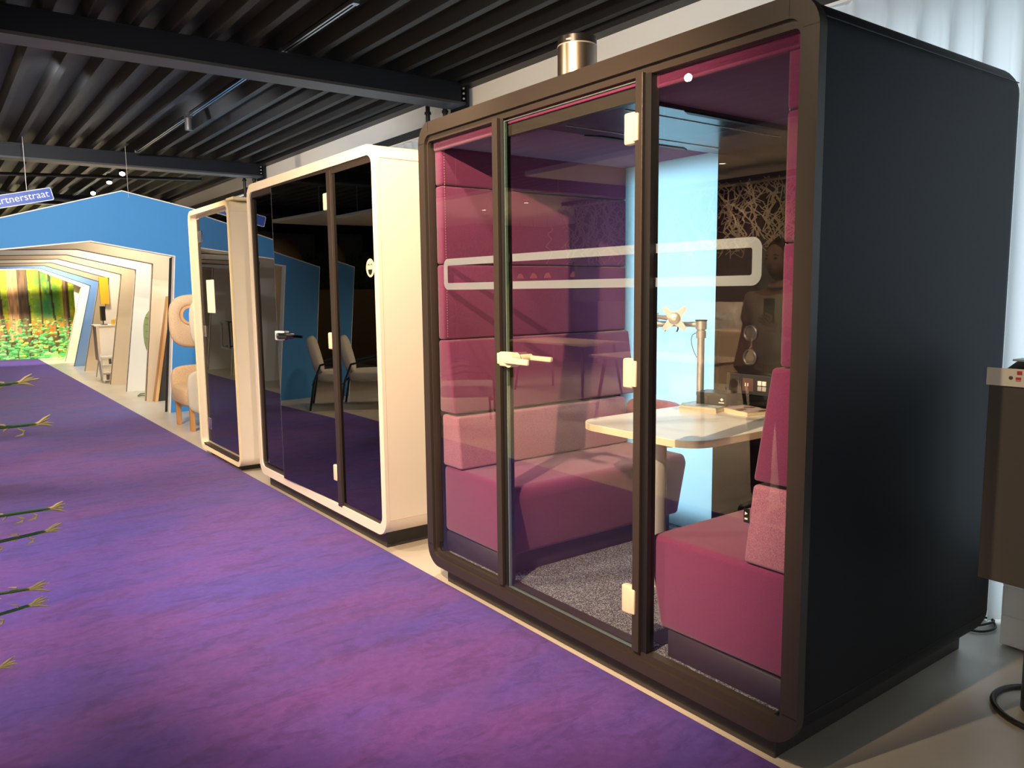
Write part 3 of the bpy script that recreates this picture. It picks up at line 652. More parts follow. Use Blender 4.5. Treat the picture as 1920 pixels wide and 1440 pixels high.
FR = [(11.544, 2.303, 2.504, 1.854, 1.610, 2.030, 'beigeb'), (12.85, 2.305, 2.547, 1.810, 1.658, 2.016, 'whiteb'), (14.089, 2.297, 2.570, 1.769, 1.70, 2.004, 'beigeb'),
      (15.556, 2.322, 2.635, 1.737, 1.77, 2.000, 'whiteb'), (16.925, 2.335, 2.690, 1.698, 1.809, 1.996, 'beigeb'), (18.231, 2.331, 2.735, 1.635, 1.848, 1.988, 'lblueb'), (19.708, 2.352, 2.771, 1.619, 1.93, 2.006, 'creamb')]  # last board's cream holds the mural's yellow light in its colour
desc = ['beige house-shaped board frame directly behind the blue arch', 'white board frame, second behind the blue arch', 'beige board frame, third behind the arch, left of the green chair', 'white board frame in the middle of the tunnel, behind the small cabinet',
        'beige board frame just in front of the pale blue one', 'pale blue board frame near the end of the tunnel', 'cream board frame nearest the forest picture']
for (y, xf, xc, zc, xa, za, mt), ds in zip(FR, desc):
    o = [(3.68, 0), (3.68, 2.18), (xa+.3, 2.30), (-1.0, 2.05), (-1.0, 0)]
    zl = za-.03*(xa+.5)
    i = [(-.30, 0), (-.50, zl), (xa, za), (xc, zc), (xf, 0)]
    t = thing('board_frame', ds, 'frame', (1, y, 0), 'nested board frames of the tunnel')
    bm = NB(); archpoly(bm, o, i, y, y+.06); link('board', bm, mt, t)
    bm = NB(); e = .009; rp = [(-.30, 0), (-.50, zl), (xa, za), (xc, zc), (xf, 0)]; rq = [(-.30-e, 0), (-.50-e, zl+e), (xa, za+e), (xc+e, zc+e), (xf+e, 0)]
    for k in range(4):
        prism(bm, [rp[k], rp[k+1], rq[k+1], rq[k]], 1, y-.003, y)
    link('edge_strip', bm, 'ink', t)

# forest mural
def mural():
    x0, x1, z0, z1 = -2.2, 3.3, .01, 2.35; nx, nz = 300, 130
    rnd = random.Random(11); bm = NB(); cl = bm.verts.layers.float_color.new('Col')
    def lerp(a, b, t): return tuple(a[i]+(b[i]-a[i])*t for i in range(3))
    G = [[rnd.random() for _ in range(260)] for _ in range(160)]
    def vn(u, v):
        i, j = int(math.floor(u)), int(math.floor(v)); f, g = u-i, v-j; f = f*f*(3-2*f); g = g*g*(3-2*g)
        q = lambda a, b: G[b % 160][a % 260]
        return (q(i, j)*(1-f)+q(i+1, j)*f)*(1-g)+(q(i, j+1)*(1-f)+q(i+1, j+1)*f)*g
    trunks = [(1.30, .075, .10, (150, 105, 70)), (1.665, .185, .01, (205, 150, 100)), (1.86, .030, .015, (95, 75, 50)), (2.36, .022, .12, (70, 60, 40)), (2.62, .07, 0, (140, 110, 75)), (.9, .10, .02, (150, 110, 80)), (.45, .05, -.03, (120, 95, 60)), (0, .13, 0, (190, 140, 95)), (-.6, .06, .04, (110, 85, 60)), (-1.3, .11, -.02, (160, 120, 80)), (2.95, .10, 0, (150, 110, 75)), (2.12, .012, 0, (110, 90, 50))]
    blobs = []
    for _ in range(1900):
        zz = rnd.random()**1.5*.95; s = .022+.07*(1-zz)*rnd.random()
        blobs.append((x0+rnd.random()*(x1-x0), zz, s, rnd.choice([(120, 215, 120), (160, 235, 140), (90, 190, 100), (60, 150, 70), (190, 225, 90), (130, 210, 110), (80, 180, 90)])))
    grid_ = {}
    for b in blobs: grid_.setdefault(int(b[0]*5), []).append(b)
    V = []
    for j in range(nz+1):
        row = []
        for i in range(nx+1):
            x = x0+(x1-x0)*i/nx; z = z0+(z1-z0)*j/nz; n1 = vn(i/9, j/14); n2 = vn(i/2.3+40, j/2.6); n3 = vn(i/25+9, j/30+3)
            c = lerp((240, 235, 40), (150, 200, 40), min(1, max(0, n1*1.5-.2))); c = lerp(c, (250, 250, 190), max(0, n2-.72)*2.2)
            c = lerp(c, (90, 110, 30), max(0, n2*-1+.30)*2.0)
            if 1.95 < x < 2.55: c = lerp(c, (70, 150, 80), min(1, max(0, (n1+n2)*.9-.25))*(1-abs(x-2.25)/.36 if abs(x-2.25) < .36 else 0)*1.2)
            if z < 1.05:
                t = min(1, (1.05-z)/.25); c = lerp(c, lerp((245, 170, 50), (160, 90, 40), n2), t*.9)
            if z < .62: c = lerp(c, lerp((60, 50, 30), (110, 70, 45), n2), min(1, (.62-z)/.15)*.85)
            for (tx, tw, ln, tc) in trunks:
                zb = .45+.2*abs(tw)*3; cx = tx+ln*(1.0-z)*(1 if z < 1 else .5); ww = tw*(1+.6*max(0, .8-z))
                if abs(x-cx) < ww and z > .42:
                    sh = (x-cx)/ww; k = .75+.5*vn(i*.9+tx*50, j/9); k *= (1.12 if sh < .1 else .62); c = tuple(min(255, v*k) for v in tc)
            for b in grid_.get(int(x*5), []):
                dx = (x-b[0])/b[2]; dz = (z-b[1])/(b[2]*.55)
                if dx*dx+dz*dz < 1: c = tuple(v*(.75+.4*(dz > -.2)) for v in b[3])
            v = bm.verts.new((x, 21.0, z)); s = srgb(*[max(0, min(255, q)) for q in c]); v[cl] = (s[0], s[1], s[2], 1); row.append(v)
        V.append(row)
    for a, b in zip(V, V[1:]):
        for i in range(nx): bm.faces.new((a[i], a[i+1], b[i+1], b[i]))
    t = thing('forest_mural', 'large forest photo print at the end of the purple carpet', 'mural', (1, 21, 0))
    link('print', bm, attr_mat('forest_print', .6), t); link('backing_board', BX(-2.2, 3.3, 21.004, 21.05, 0, 2.36), 'whiteb', t)
mural()
ip = thing('text_panel', 'beige wall panel with rows of faint text beside the forest picture', 'sign', (2.8, 19.95, 0))
link('panel', BX(2.66, 3.3, 19.93, 19.96, 0, 1.75), 'beigeb', ip)
rr_ = random.Random(3)
for k in range(16): link('text_line', BX(2.78, 2.86+.1*rr_.random(), 19.926, 19.93, 1.6-k*.075, 1.62-k*.075), 'ink', ip)
# lamps that light the tunnel (real spotlights hang above each bay)
for k, (y, p) in enumerate(((10.9, 13), (12.2, 17), (13.5, 22), (14.8, 28), (16.3, 20), (17.6, 24), (19.0, 26))):
    l = bpy.data.lights.new('tunnel_lamp', 'AREA'); l.shape = 'DISK'; l.size = .35; l.energy = p; l.color = (1, .84, .62) if k != 5 else (.75, .88, 1); l.spread = R(150)
    o = bpy.data.objects.new('tunnel_lamp', l); COL.objects.link(o); o.location = (2.2, y, 2.62); o.rotation_euler = (R(18), R(-8), 0)
slight('mural_spot', (1.6, 18.6, 2.9), (1.7, 21, .9), 800, (1, .9, .72), 90, .6, .1)

# desk cabinet, screen, bits in the tunnel
cb = thing('display_cabinet', 'white slanted display cabinet standing between the tunnel frames', 'cabinet', (2.40, 14.45, 0))
bm = NB(); prism(bm, [(2.30, 0), (2.66, 0), (2.70, .93), (2.235, .93)], 1, 14.60, 14.95); link('cabinet_body', bm, 'whiteb', cb)
bm = NB(); prism(bm, [(2.235, .36), (2.27, .36), (2.27, .93), (2.225, .93)], 1, 14.58, 14.9)
link('side_panel', bm, 'beigeb', cb)
link('counter_top', BX(2.20, 2.72, 14.58, 14.97, .93, .95), 'whiteb', cb)
rk = thing('brochure_rack', 'pink and white wire brochure rack in front of the white cabinet', 'rack', (2.33, 14.4, 0))
bm = NB()
for x_ in (2.26, 2.44): tube(bm, [(x_, 14.38, 0), (x_-.03, 14.42, .48)], .012, 6)
for z_ in (.04, .17, .30, .43): bx(bm, 2.24, 2.45, 14.34, 14.46, z_, z_+.012)
link('rack_frame', bm, 'whitep', rk)
bm = NB(); rr_ = random.Random(8)
for z_ in (.05, .18, .31):
    for k in range(4): bx(bm, 2.25+k*.048, 2.29+k*.048, 14.36, 14.37, z_, z_+.09, mi=rr_.choice([0, 1]))
link('brochures', bm, ['paper', 'ink'], rk)
scn = thing('desk_monitor', 'small black monitor seen edge-on upon the white cabinet', 'monitor', (2.36, 14.75, .95))
link('monitor_screen', BX(2.335, 2.40, 14.68, 14.80, 1.02, 1.26), 'black', scn); link('monitor_foot', BX(2.33, 2.42, 14.66, 14.80, .95, .962), 'black', scn); link('monitor_neck', BX(2.36, 2.375, 14.73, 14.75, .962, 1.03), 'black', scn)
for (x_, h_, lb) in ((2.50, .09, 'small yellow jar on the white cabinet, beside the monitor'), (2.56, .10, 'small yellow jar on the white cabinet, further from the monitor')):
    bm = NB(); lathe(bm, [(0, 0), (.025, 0), (.028, h_*.7), (.018, h_), (0, h_)], (x_, 14.65, .95), 16); tag(link('jar', bm, 'yellow', smooth=50), lb, 'jar', 'jars on the cabinet')
pc = tag(link('framed_picture', BX(2.47, 2.61, 15.50, 15.553, 1.29, 1.76), 'yellow'), 'yellow picture hanging behind the white cabinet', 'picture')
# green leaf chair
gc = thing('leaf_chair', 'sage green leaf-backed chair half hidden behind a beige frame', 'chair', (2.75, 12.35, 0))
bm = NB(); superell(bm, (2.80, 12.38, .87), .30, .03, .42, .8); link('leaf_back', bm, 'greenf', gc, 60)
bm = NB()
for k in range(6): tube(bm, [(2.53, 12.345, .62+k*.1), (2.68, 12.34, .58+k*.1)], .005, 5)
link('leaf_veins', bm, 'greenm', gc)
bm = NB(); superell(bm, (2.85, 12.12, .44), .27, .26, .05, .6); link('seat', bm, 'greenf', gc, 60)
for pts in (((2.80, 12.33, .50), (2.45, 12.0, .02), (2.33, 12.15, .012), (2.40, 12.35, .012), (2.80, 12.3, .02)), ((3.0, 12.33, .5), (3.2, 12.0, .02), (3.25, 12.3, .012))):
    bm = NB(); tube(bm, pts, .010, 6); link('leg', bm, 'greenm', gc, 60)

# beige high-back armchair with porthole wings
ac = thing('armchair', 'beige high-backed armchair with round wooden portholes and oak legs by the blue arch', 'armchair', (2.5, 8.93, 0))
bm = NB(); superell(bm, (2.46, 8.93, .36), .36, .36, .115, .35); link('seat', bm, 'beigef', ac, 60)
def shield(y, tone, ysign, hole):
    mt = Matrix.Identity(3)
    if hole:
        # rounded panel with a circular opening, swept ring by ring
        n = 40; o_ = .045 if y > 9 else .085; cx, cz, a, b = 2.42+o_, 1.145, .325, .300; hx, hz, hr = 2.345+o_*.4, 1.215, .105
        bm = NB(); loops = []
        ee = lambda t, k: (cx+a*k*math.copysign(abs(cos(t))**.62, cos(t)), cz+b*k*math.copysign(abs(sin(t))**.62, sin(t)))
        hh = lambda t, r: (hx+r*cos(t), hz+r*sin(t)); T = [2*pi*i/n for i in range(n)]
        for L, yy in (([hh(t, hr) for t in T], y-.03), ([hh(t, hr+.02) for t in T], y-.042), ([ee(t, .88) for t in T], y-.042), ([ee(t, .97) for t in T], y-.026), ([ee(t, 1) for t in T], y), ([ee(t, .97) for t in T], y+.026), ([ee(t, .88) for t in T], y+.042), ([hh(t, hr+.02) for t in T], y+.042), ([hh(t, hr) for t in T], y+.03)):
            loops.append([bm.verts.new((u, yy, v)) for u, v in L])
        for q in range(len(loops)):
            A, B = loops[q], loops[(q+1) % len(loops)]
            for i in range(n): bm.faces.new((A[i], A[(i+1) % n], B[(i+1) % n], B[i]))
        o = link('wing', bm, tone, ac, 60)
        bm = NB(); n2 = 40; ring(bm, [(hx+.107*cos(t), hz+.107*sin(t)) for t in T], [(hx+.078*cos(t), hz+.078*sin(t)) for t in T], 1, y-.048, y+.048); link('porthole_ring', bm, 'wood', o, 40)
shield(9.28, 'beigef', 1, True); shield(8.58, 'greyf', -1, True)
bm = NB(); superell(bm, (2.80, 8.93, .82), .06, .36, .58, .4); link('backrest', bm, 'beigef', ac, 60)
for y in (9.27, 8.59):
    bm = NB(); superell(bm, (2.48, y, .42), .355, .048, .235, .4); link('armrest', bm, 'beigef' if y > 9 else 'greyf', ac, 60)
for (x_, y) in ((2.17, 9.20), (2.17, 8.64), (2.78, 9.20), (2.78, 8.64)):
    bm = NB(); bx(bm, x_-.024, x_+.024, y-.024, y+.024, 0, .27, bev=.006); link('leg', bm, 'wood', ac)
slight('arch_wash', (.8, 6.6, 3.05), (1.6, 10.2, 2.2), 260, (.85, .92, 1), 75, .8, .05)
slight('armchair_spot', (1.2, 7.6, 3.0), (2.3, 9.0, .8), 90, WARM2, 55, .5, .02)

# ------------------------------------------------------------------ track lights
def track(x, y0, y1, z, label):
    bm = NB(); bx(bm, x-.018, x-.006, y0, y1, z-.03, z); bx(bm, x+.006, x+.018, y0, y1, z-.03, z); bx(bm, x-.018, x+.018, y0, y1, z-.006, z)
    for y in (y0, y1): bx(bm, x-.02, x+.02, y-.02, y+.02, z-.034, z)
    tag(link('light_track', bm, 'trackrail'), label, 'light track', 'aluminium tracks under the deck')
track(2.10, 4.3, 5.42, 3.113, 'lighting track under the deck, nearest the camera'); track(2.10, 5.8, 7.75, 3.113, 'lighting track between the two beams, near half')
track(2.10, 7.95, 10.1, 3.113, 'lighting track between the two beams, far half'); track(-.54, .8, 5.3, 3.113, 'long lighting track above the left carpet edge')
track(2.10, 10.7, 14.9, 3.113, 'lighting track above the blue arch')
def spot(loc, aim, lit, label, power=0):
    t = thing('spotlight', label, 'spotlight', loc, 'black cylindrical track spotlights')
    L = Vector(loc); d = (Vector(aim)-L).normalized(); c = L+Vector((0, 0, -.075))
    bm = NB(); bx(bm, L.x-.02, L.x+.02, L.y-.05, L.y+.05, L.z-.02, L.z+.0); cyl(bm, L, c, .008, seg=8); link('mount', bm, 'fixture', t)
    bm = NB(); cyl(bm, c-d*.06, c+d*.05, .038, seg=24); h = link('lamp_head', bm, 'fixture', t, 40)
    if lit:
        bm = NB(); cyl(bm, c+d*.05, c+d*.052, .032, seg=24); link('lens', bm, 'lamp', h)
spot((2.10, 7.85, 3.09), (2.1, 7.9, 0), False, 'unlit black spotlight on the track between the two beams')
spot((2.10, 10.98, 3.06), (1.4, 8.5, 0), True, 'glowing spotlight above the arch peak, nearest of the three')
spot((2.10, 11.87, 3.06), (1.9, 10, 0), True, 'glowing spotlight above the arch, middle of the three')
spot((2.10, 13.14, 3.04), (1.6, 10, 0), True, 'glowing spotlight above the arch, furthest of the three')
spot((-.54, 1.30, 3.09), (2.2, 2.9, .9), False, 'spotlight on the left track aimed at the black pod')
bm = NB(); tube(bm, [(-1.2, 12.4, 2.93), (1.0, 12.0, 2.99), (3.2, 11.5, 3.02)], .022, 6); tag(link('conduit_pipe', bm, 'dark', smooth=60), 'thin dark pipe sloping across the ceiling behind the arch', 'pipe')
bm = NB(); tube(bm, [(-.6, 13.2, 3.02), (1.4, 13.6, 2.90), (3.3, 14.2, 2.80)], .026, 6); tag(link('conduit_pipe', bm, 'beamlow', smooth=60), 'grey pipe crossing behind the glowing spotlights', 'pipe')
for (x_, y) in ((.95, 9.9), (1.95, 9.95)):
    bm = NB(); cyl(bm, (x_, y, 2.55), (x_, y, 3.12), .0025, seg=6); tag(link('suspension_wire', bm, 'steel'), 'thin steel wire left of the arch peak' if x_ < 1.5 else 'thin steel wire hanging at the arch peak', 'wire', 'suspension wires')
slight('deck_glow', (1.0, 12.6, 2.2), (.2, 12.8, 3.1), 26, (1, .75, .45), 150, 1, .1)

# ------------------------------------------------------------------ brochure stand on the right
st = thing('display_stand', 'charcoal fabric display stand with a printed cream top at the right edge', 'stand', (2.93, .92, 0))
link('fabric_panel', BX(2.74, 2.99, .45, 1.108, .484, 1.135, bev=.003), 'standf', st)
bm = NB(); prism(bm, [(2.735, 1.135), (2.995, 1.20), (2.995, 1.135)], 1, .45, 1.112); link('slanted_top', bm, 'standf', st)
nrm = Matrix.Rotation(-atan2(.065, .26), 3, 'Y')
def onslope(u, v, h=.0015): # u along x slope 0..1, v = y
    return Vector((2.735+.26*u, v, 1.135+.065*u+h))
def decal(u0, u1, y0, y1, mt, name, par, h=.003):
    bm = NB(); vs = [bm.verts.new(onslope(a, b, h)) for a, b in ((u0, y0), (u1, y0), (u1, y1), (u0, y1))]; bm.faces.new(vs); return link(name, bm, mt, par)
pp = link('info_sheet', BX(2.730, 2.736, .45, 1.112, 1.13, 1.186), 'paper', st)
bm = NB()
def fl(y0, y1, z0, z1, mi=0): bx(bm, 2.7285, 2.730, y0, y1, z0, z1, mi=mi)
fl(1.010, 1.024, 1.168, 1.180, 0); fl(1.012, 1.027, 1.148, 1.150, 0); fl(1.012, 1.027, 1.152, 1.160, 0)
for k, y in enumerate((.99, .965, .93, .90, .87)):
    fl(y-.010, y, 1.160, 1.162, 1); fl(y-.006, y-.001, 1.140, 1.144, 1); fl(y-.018, y-.012, 1.140, 1.144, 1); fl(y-.008, y-.002, 1.176, 1.1775, 1)
cyl(bm, (2.7285, 1.041, 1.157), (2.730, 1.041, 1.157), .006, seg=16, mi=1)
link('printed_marks', bm, ['red', 'ink'], pp)
bm = NB(); vs = [bm.verts.new(p) for p in ((2.76, 1.085, 1.204), (2.98, 1.085, 1.2045), (2.98, .45, 1.2045), (2.76, .45, 1.204))]
bx(bm, 2.85, 3.05, .45, 1.085, 1.200, 1.206); link('acrylic_sheet', bm, 'whitep', st)
bm = NB(); cyl(bm, (2.95, .93, .01), (2.95, .93, .49), .095, seg=28); link('post', bm, 'standp', st, 40)
bm = NB(); tube(bm, [(2.95+.175*cos(t), .93+.175*sin(t), .011) for t in [2*pi*k/40 for k in range(40)]], .010, 8, closed=True); link('base_ring', bm, 'standp', st, 60)
bm = NB()
for z_ in (.13, .25, .37): bx(bm, 3.38, 3.54, .9, 1.27, z_-.122 if z_ < .2 else z_-.12, z_, bev=.004)
tag(link('storage_box', bm, 'whitep'), 'white plastic box with ribs on the floor by the curtain', 'box')
bm = NB(); pts = [(3.28, 1.50, .008), (3.40, 1.44, .008), (3.50, 1.385, .012), (3.58, 1.37, .014), (3.585, 1.44, .010), (3.50, 1.47, .016), (3.42, 1.415, .010), (3.44, 1.36, .008), (3.52, 1.34, .01), (3.62, 1.40, .008)]
sm_ = []
for a, b, c_, d_ in zip([pts[0]]+pts, pts, pts[1:], pts[2:]+[pts[-1]]):
    for k in range(6):
        t = k/6; sm_.append(tuple(.5*((2*b[i])+(-a[i]+c_[i])*t+(2*a[i]-5*b[i]+4*c_[i]-d_[i])*t*t+(-a[i]+3*b[i]-3*c_[i]+d_[i])*t**3) for i in range(3)))
tube(bm, sm_, .005, 6); tag(link('power_cable', bm, 'cable', smooth=60), 'loose black cable coiled on the floor behind the black pod', 'cable')

# ------------------------------------------------------------------ plant at the left edge of the picture
pl = thing('potted_plant', 'tall plant whose green pale-tipped sprigs poke in at the left edge', 'plant', (-.42, 1.65, 0))
bm = NB(); lathe(bm, [(0, 0), (.13, 0), (.18, .30), (.185, .32), (.165, .32), (.15, .27), (0, .27)], (-.42, 1.65, 0), 28); link('pot', bm, 'pot', pl, 40)
bm = NB(); lathe(bm, [(0, .28), (.155, .28)], (-.42, 1.65, 0), 24); link('soil', bm, 'soil', pl)
rr_ = random.Random(5)
def sprig(tipx, tipz, y, droop, n=3):
    base = Vector((-.42+.03*rr_.uniform(-1, 1), 1.65+.03*rr_.uniform(-1, 1), .27)); tip = Vector((tipx, y, tipz))
    c1 = base+Vector((0, 0, (tipz-.27)*.9+droop)); pts = []
    for k in range(15):
        t = k/14; pts.append(base*(1-t)**2+c1*2*t*(1-t)+tip*t*t)
    bm = NB(); tube(bm, pts, [.006-.0035*k/14 for k in range(15)], 6)
    d = (pts[-1]-pts[-4]).normalized()
    for k in range(5, 12):      # narrow leaves hugging the shoot near its end
        for _ in range(2):
            p = pts[k]; s = Vector((rr_.uniform(-.3, .3), rr_.uniform(-.3, .3), rr_.choice([-1, 1])*rr_.uniform(.2, .8)))
            q = p+d*.04+s*.009; tube(bm, [p, (p+q)/2+s*.002, q], [.0014, .0028, .0006], 4)
    stem = link('stem', bm, 'leaf', pl, 60); tp = pts[-1]
    if tipx < -.2: return
    for k in range(n+1):
        a = (k-n/2)*.30+rr_.uniform(-.1, .1); dd = (d+Vector((0, 0, a))).normalized(); q = tp+dd*rr_.uniform(.020, .032)
        bm = NB(); tube(bm, [tp-d*.012, tp+dd*.004, (tp+q)/2+Vector((0, 0, .001)), q], [.0016, .0026, .0026, .0008], 5); link('dry_tip', bm, 'tip', stem, 60)
    for k in range(3):
        p = pts[-1]-d*(.03+.022*k); sg_ = rr_.choice([-1, 1]); q = p+Vector((rr_.uniform(0, .012), 0, sg_*rr_.uniform(.008, .015)))
        bm = NB(); tube(bm, [p, (p+q)/2+Vector((.006, 0, 0)), q, q+Vector((-.012, 0, sg_*.003))], [.0012, .0022, .0020, .0007], 5); link('dry_curl', bm, 'tip', stem, 60)
for a in ((.118, 1.300, 1.6, .10), (.140, 1.225, 1.6, .12), (.150, 1.070, 1.6, .10), (.140, 1.030, 1.6, .05), (.108, .930, 1.6, .10), (.106, .900, 1.6, .02), (.052, .800, 1.6, .05)): sprig(*a)
for k in range(9): sprig(-.42-.35*rr_.random(), .8+.5*rr_.random(), 1.65+rr_.uniform(-.35, .35), .1)

# ------------------------------------------------------------------ person standing left of the carpet (seen mirrored in the pod glass)
def skinned(name, pts, edges, mt, parent, root=0, sub=2):
    me = bpy.data.meshes.new(name); me.from_pydata([p[:3] for p in pts], edges, []); o = bpy.data.objects.new(name, me); COL.objects.link(o)
    me.materials.append(M[mt]); o.parent = parent; o.location = -parent.location
    sk_ = o.modifiers.new('skin', 'SKIN'); o.modifiers.new('sub', 'SUBSURF').levels = sub; o.modifiers['sub'].render_levels = sub
    sk_.use_smooth_shade = True
    for i, p in enumerate(pts):
        r = p[3]; v = me.skin_vertices[0].data[i]; v.radius = r if isinstance(r, tuple) else (r, r); v.use_root = (i == root)
    return o
ps = thing('person', 'person in a cream polo shirt and dark trousers standing beside the carpet', 'person', (-.34, 2.95, 0))
px_, py_ = -.34, 2.95
def W(f, s, z): # forward (+x), side (+y), height
    return (px_+f, py_+s, z)
body = [W(0, 0, .95)+((.13, .16),), W(0, 0, 1.10)+((.115, .15),), W(.01, 0, 1.25)+((.12, .165),), W(0, 0, 1.38)+((.10, .16),), W(0, 0, 1.455)+(.055,), W(.01, 0, 1.50)+(.05,),
        W(0, .17, 1.38)+(.06,), W(0, -.17, 1.38)+(.06,), W(.02, .225, 1.14)+(.042,), W(.02, -.225, 1.14)+(.042,), W(.10, .235, .92)+(.03,), W(.20, -.15, 1.20)+(.032,),
        W(0, .09, .88)+(.09,), W(0, -.09, .88)+(.09,), W(.01, .10, .50)+(.058,), W(.01, -.10, .50)+(.058,), W(-.01, .11, .10)+(.04,), W(-.01, -.11, .10)+(.04,)]
ed = [(0, 1), (1, 2), (2, 3), (3, 4), (4, 5), (3, 6), (3, 7), (6, 8), (7, 9), (8, 10), (9, 11), (0, 12), (0, 13), (12, 14), (13, 15), (14, 16), (15, 17)]
skinned('body', body, ed, 'skin', ps)
sh = [W(0, 0, .93)+((.15, .185),), W(0, 0, 1.10)+((.14, .175),), W(.01, 0, 1.25)+((.145, .185),), W(0, 0, 1.385)+((.12, .17),), W(0, .18, 1.375)+(.078,), W(0, -.18, 1.375)+(.078,), W(.01, .215, 1.20)+(.07,), W(.02, -.215, 1.21)+(.07,)]
skinned('polo_shirt', sh, [(0, 1), (1, 2), (2, 3), (3, 4), (3, 5), (4, 6), (5, 7)], 'shirt', ps)
bm = NB(); tube(bm, [W(.010+.054*cos(t), .058*sin(t), 1.470-.020*cos(t)) for t in [2*pi*k/24 for k in range(24)]], .009, 8, closed=True); link('collar', bm, 'shirt', ps, 60)
tr = [W(0, 0, .94)+((.14, .17),), W(0, .09, .85)+(.105,), W(0, -.09, .85)+(.105,), W(.01, .10, .50)+(.078,), W(.01, -.10, .50)+(.078,), W(-.01, .11, .07)+(.062,), W(-.01, -.11, .07)+(.062,)]
skinned('trousers', tr, [(0, 1), (0, 2), (1, 3), (2, 4), (3, 5), (4, 6)], 'trouser', ps)
for s in (.11, -.11):
    bm = NB(); superell(bm, W(.055, s, .038), .14, .048, .038, .7); link('shoe', bm, 'shoe', ps, 60)
# head: lofted profile, with face features
bm = NB(); hc = Vector(W(.015, 0, 1.615))
superell(bm, hc, .092, .074, .118, .92, nu=28, nv=20)
for v in bm.verts:
    p = v.co-hc
    if p.z < -.03: v.co.y = hc.y+p.y*(1-.35*min(1, (-.03-p.z)/.09)); v.co.x = hc.x+p.x*(.92 if p.x > 0 else .8)+(.01 if p.x > 0 else 0)
hd = link('head', bm, 'skin', ps, 60)
bm = NB(); tube(bm, [hc+Vector((.088, 0, .022)), hc+Vector((.102, 0, -.004)), hc+Vector((.112, 0, -.022)), hc+Vector((.092, 0, -.030))], [.007, .009, .013, .008], 8); link('nose', bm, 'skin', hd, 60)
for s in (1, -1):
    bm = NB(); superell(bm, hc+Vector((.083, s*.031, .008)), .010, .014, .007, 1); link('eye', bm, 'eye', hd, 60)
    bm = NB(); tube(bm, [hc+Vector((.084, s*.014, .026)), hc+Vector((.088, s*.031, .031)), hc+Vector((.078, s*.048, .025))], .0035, 6); link('eyebrow', bm, 'hair', hd, 60)
    bm = NB(); superell(bm, hc+Vector((-.005, s*.076, -.004)), .018, .008, .030, .9); link('ear', bm, 'skin', hd, 60)
bm = NB(); tube(bm, [hc+Vector((.080, -.025, -.056)), hc+Vector((.090, 0, -.055)), hc+Vector((.080, .025, -.056))], [.002, .006, .002], 6); link('mouth', bm, 'lip', hd, 60)
bm = NB(); superell(bm, hc+Vector((-.016, 0, .030)), .090, .083, .105, .9)
for v in list(bm.verts):
    p = v.co-hc
    if p.x > .045 and p.z < .065: v.co.x = hc.x+.045
    if p.z < -.02: v.co.z = hc.z-.02-.3*(-.02-p.z)
link('hair', bm, 'hair', ps, 60)
def hand(wr, dirv, side, curl, nm='hand'):
    """palm and five fingers grown as one skinned surface"""
    d = Vector(dirv).normalized(); s = Vector(side).normalized(); n = d.cross(s).normalized(); w0 = Vector(wr); P_ = []; E_ = []
    def add(v, r, pr=None):
        P_.append(tuple(v)+(r,)); k = len(P_)-1
        if pr is not None: E_.append((pr, k))
        return k
    a = add(w0, .026); b = add(w0+d*.045, (.016, .034), a)
    for j, (o, ln) in enumerate(((-.030, .062), (-.010, .074), (.011, .070), (.031, .055))):
        k = add(w0+d*.085+s*o, .0095, b); q = w0+d*.085+s*o; dd = d.copy()
        for seg_, f in enumerate((.42, .33, .25)):
            dd = (dd+n*curl*(.5+.4*seg_)).normalized(); q = q+dd*ln*f; k = add(q, .0088-.001*seg_, k)
    k = add(w0+d*.03-s*.033, .011, a); q = w0+d*.03-s*.033
    for f in (.030, .024): q = q+(d*.75-s*.5+n*curl*.6).normalized()*f; k = add(q, .0088, k)
    return skinned(nm, P_, E_, 'skin', ps, 0, 2)
hand(W(.10, .235, .92), (.35, 0, -.94), (1, 0, .3), .25)
hand(W(.20, -.15, 1.20), (.6, .55, .6), (0, -.6, .8), .35)
tag(link('mobile_phone', BX(px_+.245, px_+.253, py_-.14, py_-.065, 1.235, 1.385, bev=.003), 'phone'), 'dark mobile phone held up by the person in the polo shirt', 'phone')

# ------------------------------------------------------------------ the other side of the room (mirrored in the glass)
for (x0, x1, y0, y1, z, lb) in ((-3.6, -1.2, 3.2, 6.6, 2.62, 'white ceiling raft opposite the black pod'), (-3.4, -1.3, 7.3, 9.6, 2.55, 'white ceiling raft opposite the tinted pod'), (-3.9, -1.5, 10.2, 13.0, 2.62, 'white ceiling raft opposite the narrow booth'), (-6.2, -4.2, 4.0, 12.5, 2.70, 'long white ceiling raft near the left wall')):
    t = thing('ceiling_raft', lb, 'ceiling raft', ((x0+x1)/2, (y0+y1)/2, z), 'white acoustic rafts')
    link('raft_board', BX(x0, x1, y0, y1, z, z+.05, bev=.004), 'raft', t)
    for xx in (x0+.2, x1-.2):
        bm = NB(); cyl(bm, (xx, (y0+y1)/2, z+.05), (xx, (y0+y1)/2, 3.12), .003, seg=6); link('wire', bm, 'steel', t)
def downlight(x, y, z, lb):
    t = thing('downlight', lb, 'downlight', (x, y, z), 'small round downlights under the rafts')
    bm = NB(); lathe(bm, [(.034, 0), (.05, 0), (.05, -.012), (.034, -.012)], (x, y, z), 20); link('rim', bm, 'whitep', t, 40)
    bm = NB(); cyl(bm, (x, y, z-.003), (x, y, z-.009), .033, seg=20); link('lens', bm, 'lamp', t)
